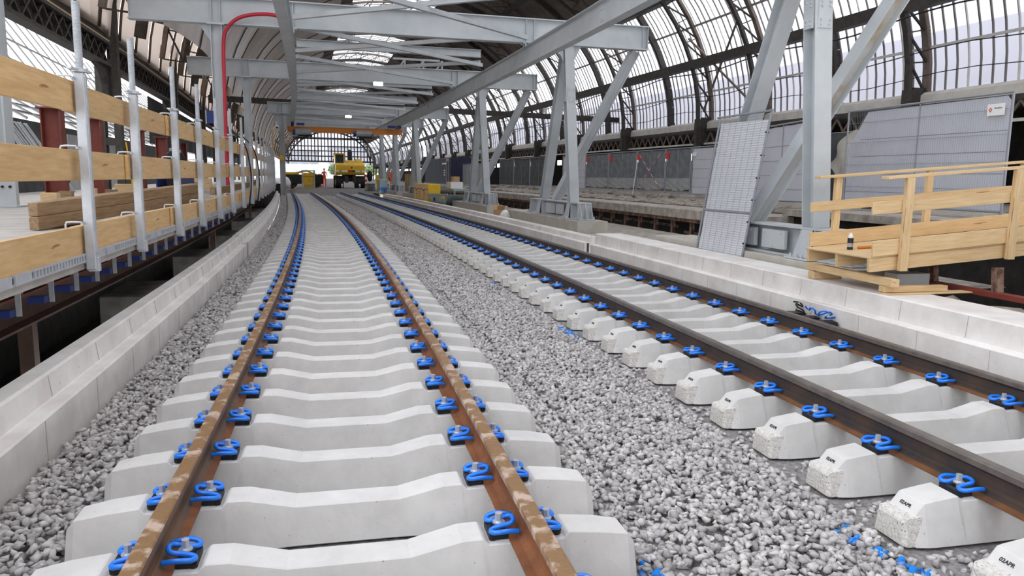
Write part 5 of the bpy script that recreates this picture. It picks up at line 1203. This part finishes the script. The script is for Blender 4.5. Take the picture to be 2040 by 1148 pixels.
# roof boards and skylight
def roof_strip(name, t0, t1, m, ss, n=6, inset=0.0):
    mb = MB(); tt = frange(t0, t1, (t1 - t0) / n); mb.loft([[arc(s, th, inset) for th in tt] for s in ss], closed=False, cap=False); return struct(mb, name, m, org=arc(ss[0], t0), smooth=True)
roof_strip('roof', TH_G, 1.32, M_ROOFDARK, frange(14, 245, 3.1))
roof_strip('roof', TH_G, .95, M_ROOFDARK, frange(-56, 14, 3.1))
roof_strip('roof', .95, 1.32, M_ROOFDARK, frange(-12, 14, 2.6))
roof_strip('roof', .95, 1.32, M_ROOFDARK, frange(-56, -12, 4))
roof_strip('roof', 1.82, 2.45, M_ROOFDARK, frange(14, 245, 3.1))
roof_strip('window_1', 1.82, 2.1, M_GLASSC, frange(-12, 14, 2.6))  # unseen clear strip, opened to bring in light from the upper left
roof_strip('roof', 2.1, 2.45, M_ROOFDARK, frange(-12, 14, 2.6))
roof_strip('roof', 1.82, 2.45, M_ROOFDARK, frange(-56, -12, 4))
mb = MB(); q = [arc(-56, PI * k / 24) for k in range(25)] + [W(-56, -6, -1.3), W(-56, 22, -1.3)]; mb.add(q, [tuple(range(27))]); struct(mb, 'rear_light_blocker', M_ROOFDARK, org=q[0])  # unseen wall added to block light from behind the camera
roof_strip('window_1', 2.45, 3.085, M_GLASSC, frange(-12, 14.2, 2.5))  # unseen clear panes, put in to light the right side from the left
roof_strip('roof', 2.45, 3.085, M_ROOFDARK, frange(-56, -12, 4))  # unseen boards put in to hold back light from behind left
roof_strip('roof', 0, TH_G, M_ROOFDARK, frange(-56, 13, 3))  # unseen boards in place of glazing, added to cut light from the right
for i, a in enumerate(range(-56, 240, 12)):
    mb = MB(); tt = frange(1.32, 1.82, .1); mb.loft([[arc(s, th) for th in tt] for s in (a, a + 6, a + 12)], closed=False, cap=False); w_ = struct(mb, 'window_2', M_GLASSC, org=arc(a, 1.32), smooth=True)
    mb = MB()
    for k in range(12):
        s = a + k + .5; mb.bar(arc(s, 1.32, .03), arc(s, 1.57, .03), .07, .07); mb.bar(arc(s, 1.57, .03), arc(s, 1.82, .03), .07, .07)
    for th in (1.44, 1.57, 1.70): mb.bar(arc(a, th, .03), arc(a + 12, th, .03), .07, .07)
    mb.build('glazing_bar', M_BAR, w_, org=arc(a, 1.32))
for th in (.98, 2.1): 
    mb = MB(); mb.loft([[arc(s, th, .1), arc(s, th + .02, .1), arc(s, th + .02, .5), arc(s, th, .5)] for s in SS if s > 26]); struct(mb, 'purlin_beam', M_IRON, org=arc(26, th))
# left brown panels
PB = frange(14.2, 245, 2.4)
mb = MB()
for i in range(len(PB) - 1):
    tt = frange(2.45, 3.085, .08); a, b = PB[i], PB[i + 1]
    mb.loft([[arc(a + .03, th, .0) for th in tt], [arc((a + b) / 2, th, -.10) for th in tt], [arc(b - .03, th, .0) for th in tt]], closed=False, cap=False)
    for k in range(len(tt) - 1): mb.bar(arc(a, tt[k], .05), arc(a, tt[k + 1], .05), .05, .07, NN(a))
struct(mb, 'roof', M_GLASSB, org=arc(14.2, 2.45), smooth=True)
# smooth dusty lining in front of the left arch, one bulging sheet per column bay
LB = [26.2, 38.3, 50.4, 62.5, 74.6, 86.7, 98.8, 111, 123, 135]
for i in range(len(LB) - 1):
    a, b = LB[i], LB[i + 1]; mb = MB(); tt = frange(2.02, 3.02, .1); ss = frange(a + .1, b - .1, .8)
    mb.loft([[arc(s, th, 1.15 + .75 * math.sin(PI * (s - a) / (b - a)) ** .8) for th in tt] for s in ss], closed=False, cap=False)
    struct(mb, 'ceiling_lining', M_ROOFBROWN, org=arc(a, 3.0), smooth=True)
    mb = MB()
    for k in range(len(tt) - 1): mb.bar(arc(a, tt[k], 1.05), arc(a, tt[k + 1], 1.05), .22, .35, NN(a))
    for s in (a + 4, a + 8):
        for k in range(len(tt) - 1):
            d = 1.17 + .75 * math.sin(PI * (s - a) / (b - a)) ** .8; mb.bar(arc(s, tt[k], d), arc(s, tt[k + 1], d), .05, .05, NN(s))
    struct(mb, 'arch_trim', M_IRON, org=arc(a, 3.0))
mb = MB(); mb.loft([[W(s, -6.7, 2.6), W(s, -6.7, 4.55)] for s in frange(35, 110, 2.5)], closed=False, cap=False); struct(mb, 'dark_screen_left', M_DARKWALL, org=W(35, -6.7, 2.6))  # added dark sheet masking the bright glazing beyond, not a real wall
# left columns, lattice girder and plank
LC = [1.5, 13.6, 25.7, 37.8, 49.9, 62.0, 74.1, 86.2]
for s in LC[1:]:
    mb = MB(); T, N_ = TT(s), NN(s)
    for k in (-1, 1): mb.bar(W(s, -6.2 + k * .22, .745), W(s, -6.2 + k * .22, 7.0), .20, .34, T)
    for z in (1.4, 2.3, 3.2, 3.75, 4.6, 5.3, 6.2): mb.bar(W(s, -6.4, z), W(s, -6.0, z), .3, .22)
    pts = [W(s + d, -6.2, z) for d, z in ((0, 3.5), (-.28, 3.55), (-.42, 3.9), (-.70, 4.32), (-1.25, 4.45))]
    for sg in (-1, 1):
        q = [W(s + sg * d, -6.2, z) for d, z in ((.16, 3.1), (.24, 3.6), (.5, 4.1), (.9, 4.4), (1.5, 4.5))]
        for j in range(4): mb.bar(q[j], q[j + 1], .14, .16, N_)
        mb.add([W(s + sg * .1, -6.2, 3.3), W(s + sg * .1, -6.2, 4.5), W(s + sg * 1.1, -6.2, 4.5), W(s + sg * .5, -6.2, 3.95), W(s + sg * .1, -6.14, 3.3), W(s + sg * .1, -6.14, 4.5), W(s + sg * 1.1, -6.14, 4.5), W(s + sg * .5, -6.14, 3.95)], [(0, 1, 2, 3), (7, 6, 5, 4), (0, 4, 5, 1), (1, 5, 6, 2), (2, 6, 7, 3), (3, 7, 4, 0)])
    struct(mb, 'hall_column', M_IRON, org=W(s, -6.2, .745))
for i in range(len(LC) - 1):
    a, b = LC[i] + .3, LC[i + 1] - .3; mb = MB(); n = 16
    for z in (4.5, 5.12): mb.bar(W(a, -6.15, z), W(b, -6.15, z), .30, .09)
    for k in range(n):
        p, q = a + (b - a) * k / n, a + (b - a) * (k + 1) / n; mb.bar(W(p, -6.15, 4.54), W(q, -6.15, 5.08), .05, .10, NN(p)); mb.bar(W(q, -6.15, 4.54), W(p, -6.15, 5.08), .05, .10, NN(p))
    mb.bar(W(a, -6.28, 5.42), W(b, -6.28, 5.42), .30, .42); mb.bar(W(a, -6.25, 4.82), W(b, -6.25, 4.82), .02, .5)
    struct(mb, 'lattice_beam', M_IRON, org=W(a, -6.15, 4.5))
    o = board('scaffold_plank', W(a + .1, -6.13, 5.188), W(b - .1, -6.13, 5.188), .038, .24, M_PINE); tag(o, f'{ordn(i + 1)} pale plank lying on the iron lattice girder on the left, from the camera', 'plank', 'planks on the left lattice girder')
# bright glazed neighbouring roof on the left
mb = MB(); mb.loft([[W(s, -8.8, 3.0), W(s, -11.5, 4.6), W(s, -14.5, 9.0)] for s in frange(10, 110, 4)], closed=False, cap=False); w_ = struct(mb, 'window_3', M_GLASS, org=W(10, -8.8, 3), smooth=True)
mb = MB(); 
for s in frange(10, 110, 1.9): mb.bar(W(s, -8.8, 3.0), W(s, -11.5, 4.6), .07, .08); mb.bar(W(s, -11.5, 4.6), W(s, -14.5, 9.0), .07, .08)
for o, z in ((-9.3, 3.3), (-9.9, 3.65), (-10.5, 4.0), (-11.1, 4.35), (-11.8, 5.05), (-12.6, 6.2), (-13.4, 7.4)):
    ss = frange(10, 110, 4); 
    for k in range(len(ss) - 1): mb.bar(W(ss[k], o + .05, z - .05), W(ss[k + 1], o + .05, z - .05), .07, .08)
mb.build('glazing_bar', M_BAR, w_, org=W(10, -8.8, 3))
# transverse tie, lanterns, wires, wall bracing
mb = MB(); mb.bar(W(49.2, -5.6, 5.82), W(49.2, 21.0, 5.45), .2, .34); struct(mb, 'tie_beam', M_IRON, org=W(49.2, -5.6, 5.8))
for i, o in enumerate((15.5, 16.6)):
    t = thing('lantern', ['left small black lantern standing on the long iron tie', 'right small black lantern standing on the long iron tie'][i], 'lantern', W(49.2, o, 5.72), 'lanterns on the iron tie'); og = t.location.copy()
    mb = MB()
    for a in (-.12, .12):
        for b in (-.12, .12): mb.bar(W(49.2 + a, o + b, 5.72), W(49.2 + a, o + b, 6.12), .03, .03)
    mb.obox(W(49.2, o, 6.14), NN(49) * .2, TT(49) * .2, UP * .03); mb.build('frame', M_IRON, t, og)
    mb = MB(); mb.obox(W(49.2, o, 5.92), NN(49) * .09, TT(49) * .09, UP * .16); mb.build('glass', M_WHITE, t, og)
for i, (o, z, r) in enumerate(((20.2, 7.15, .03), (20.9, 6.0, .02), (21.2, 5.2, .016))):
    mb = MB(); mb.tube([W(s, o, z + .12 * math.sin(s * .65)) for s in frange(13, 100, 1.6)], r, 5); struct(mb, 'cable_trim', M_BLACK, org=W(13, o, z))
mb = MB(); mb.bar(arc(33.8, .05, .8), arc(38.4, .42, .8), .09, .09); mb.bar(arc(38.4, .05, .8), arc(33.8, .42, .8), .09, .09); struct(mb, 'brace_beam', M_IRONBROWN, org=arc(33.8, .05))
# gable at the far end
G = 244.0
mb = MB()
for k in range(28):
    z = 4.7
    o = cen(G) - 13.5 + k
    u = (o - cen(G)) / 14; top = 4.7 + 11.5 * math.sqrt(max(0, 1 - u * u))
    mb.bar(W(G, o, 5.6), W(G, o, top), .30, .3, TT(G))
for z, h in ((5.6, .5), (7.2, .35), (8.8, .3), (10.2, .3), (12.6, .6)):
    hw = 14 * math.sqrt(max(0, 1 - ((max(z, 4.7) - 4.7) / 11.5) ** 2)); mb.bar(W(G, cen(G) - hw, z), W(G, cen(G) + hw, z), .3, h)
for k in range(24):
    a, b = PI * k / 24, PI * (k + 1) / 24
    mb.bar(arc(G - 1, a, .2), arc(G - 1, b, .2), .5, .5); mb.bar(arc(G - 1, a, 1.6), arc(G - 1, b, 1.6), .5, .4); mb.bar(arc(G - 1, a, .2), arc(G - 1, b, 1.6), .25, .25)
struct(mb, 'gable_beam', M_IRON, org=W(G, cen(G), 4.7))
mb = MB(); q = [arc(G + .3, PI * k / 24) for k in range(25)]; mb.add(q, [tuple(range(25))]); struct(mb, 'window_4', M_GLASSM, org=q[0])
# ------------------------------------------------------------------ light
w = bpy.data.worlds.new('world'); SC.world = w; w.use_nodes = True
bg = w.node_tree.nodes['Background']; bg.inputs['Color'].default_value = (0.95, 0.97, 1.0, 1); bg.inputs["Strength"].default_value = 2.85
SC.view_settings.view_transform = 'Standard'; SC.view_settings.look = 'None'; SC.view_settings.gamma = 1; SC.view_settings.exposure = 0
SC.view_settings.use_curve_mapping = False
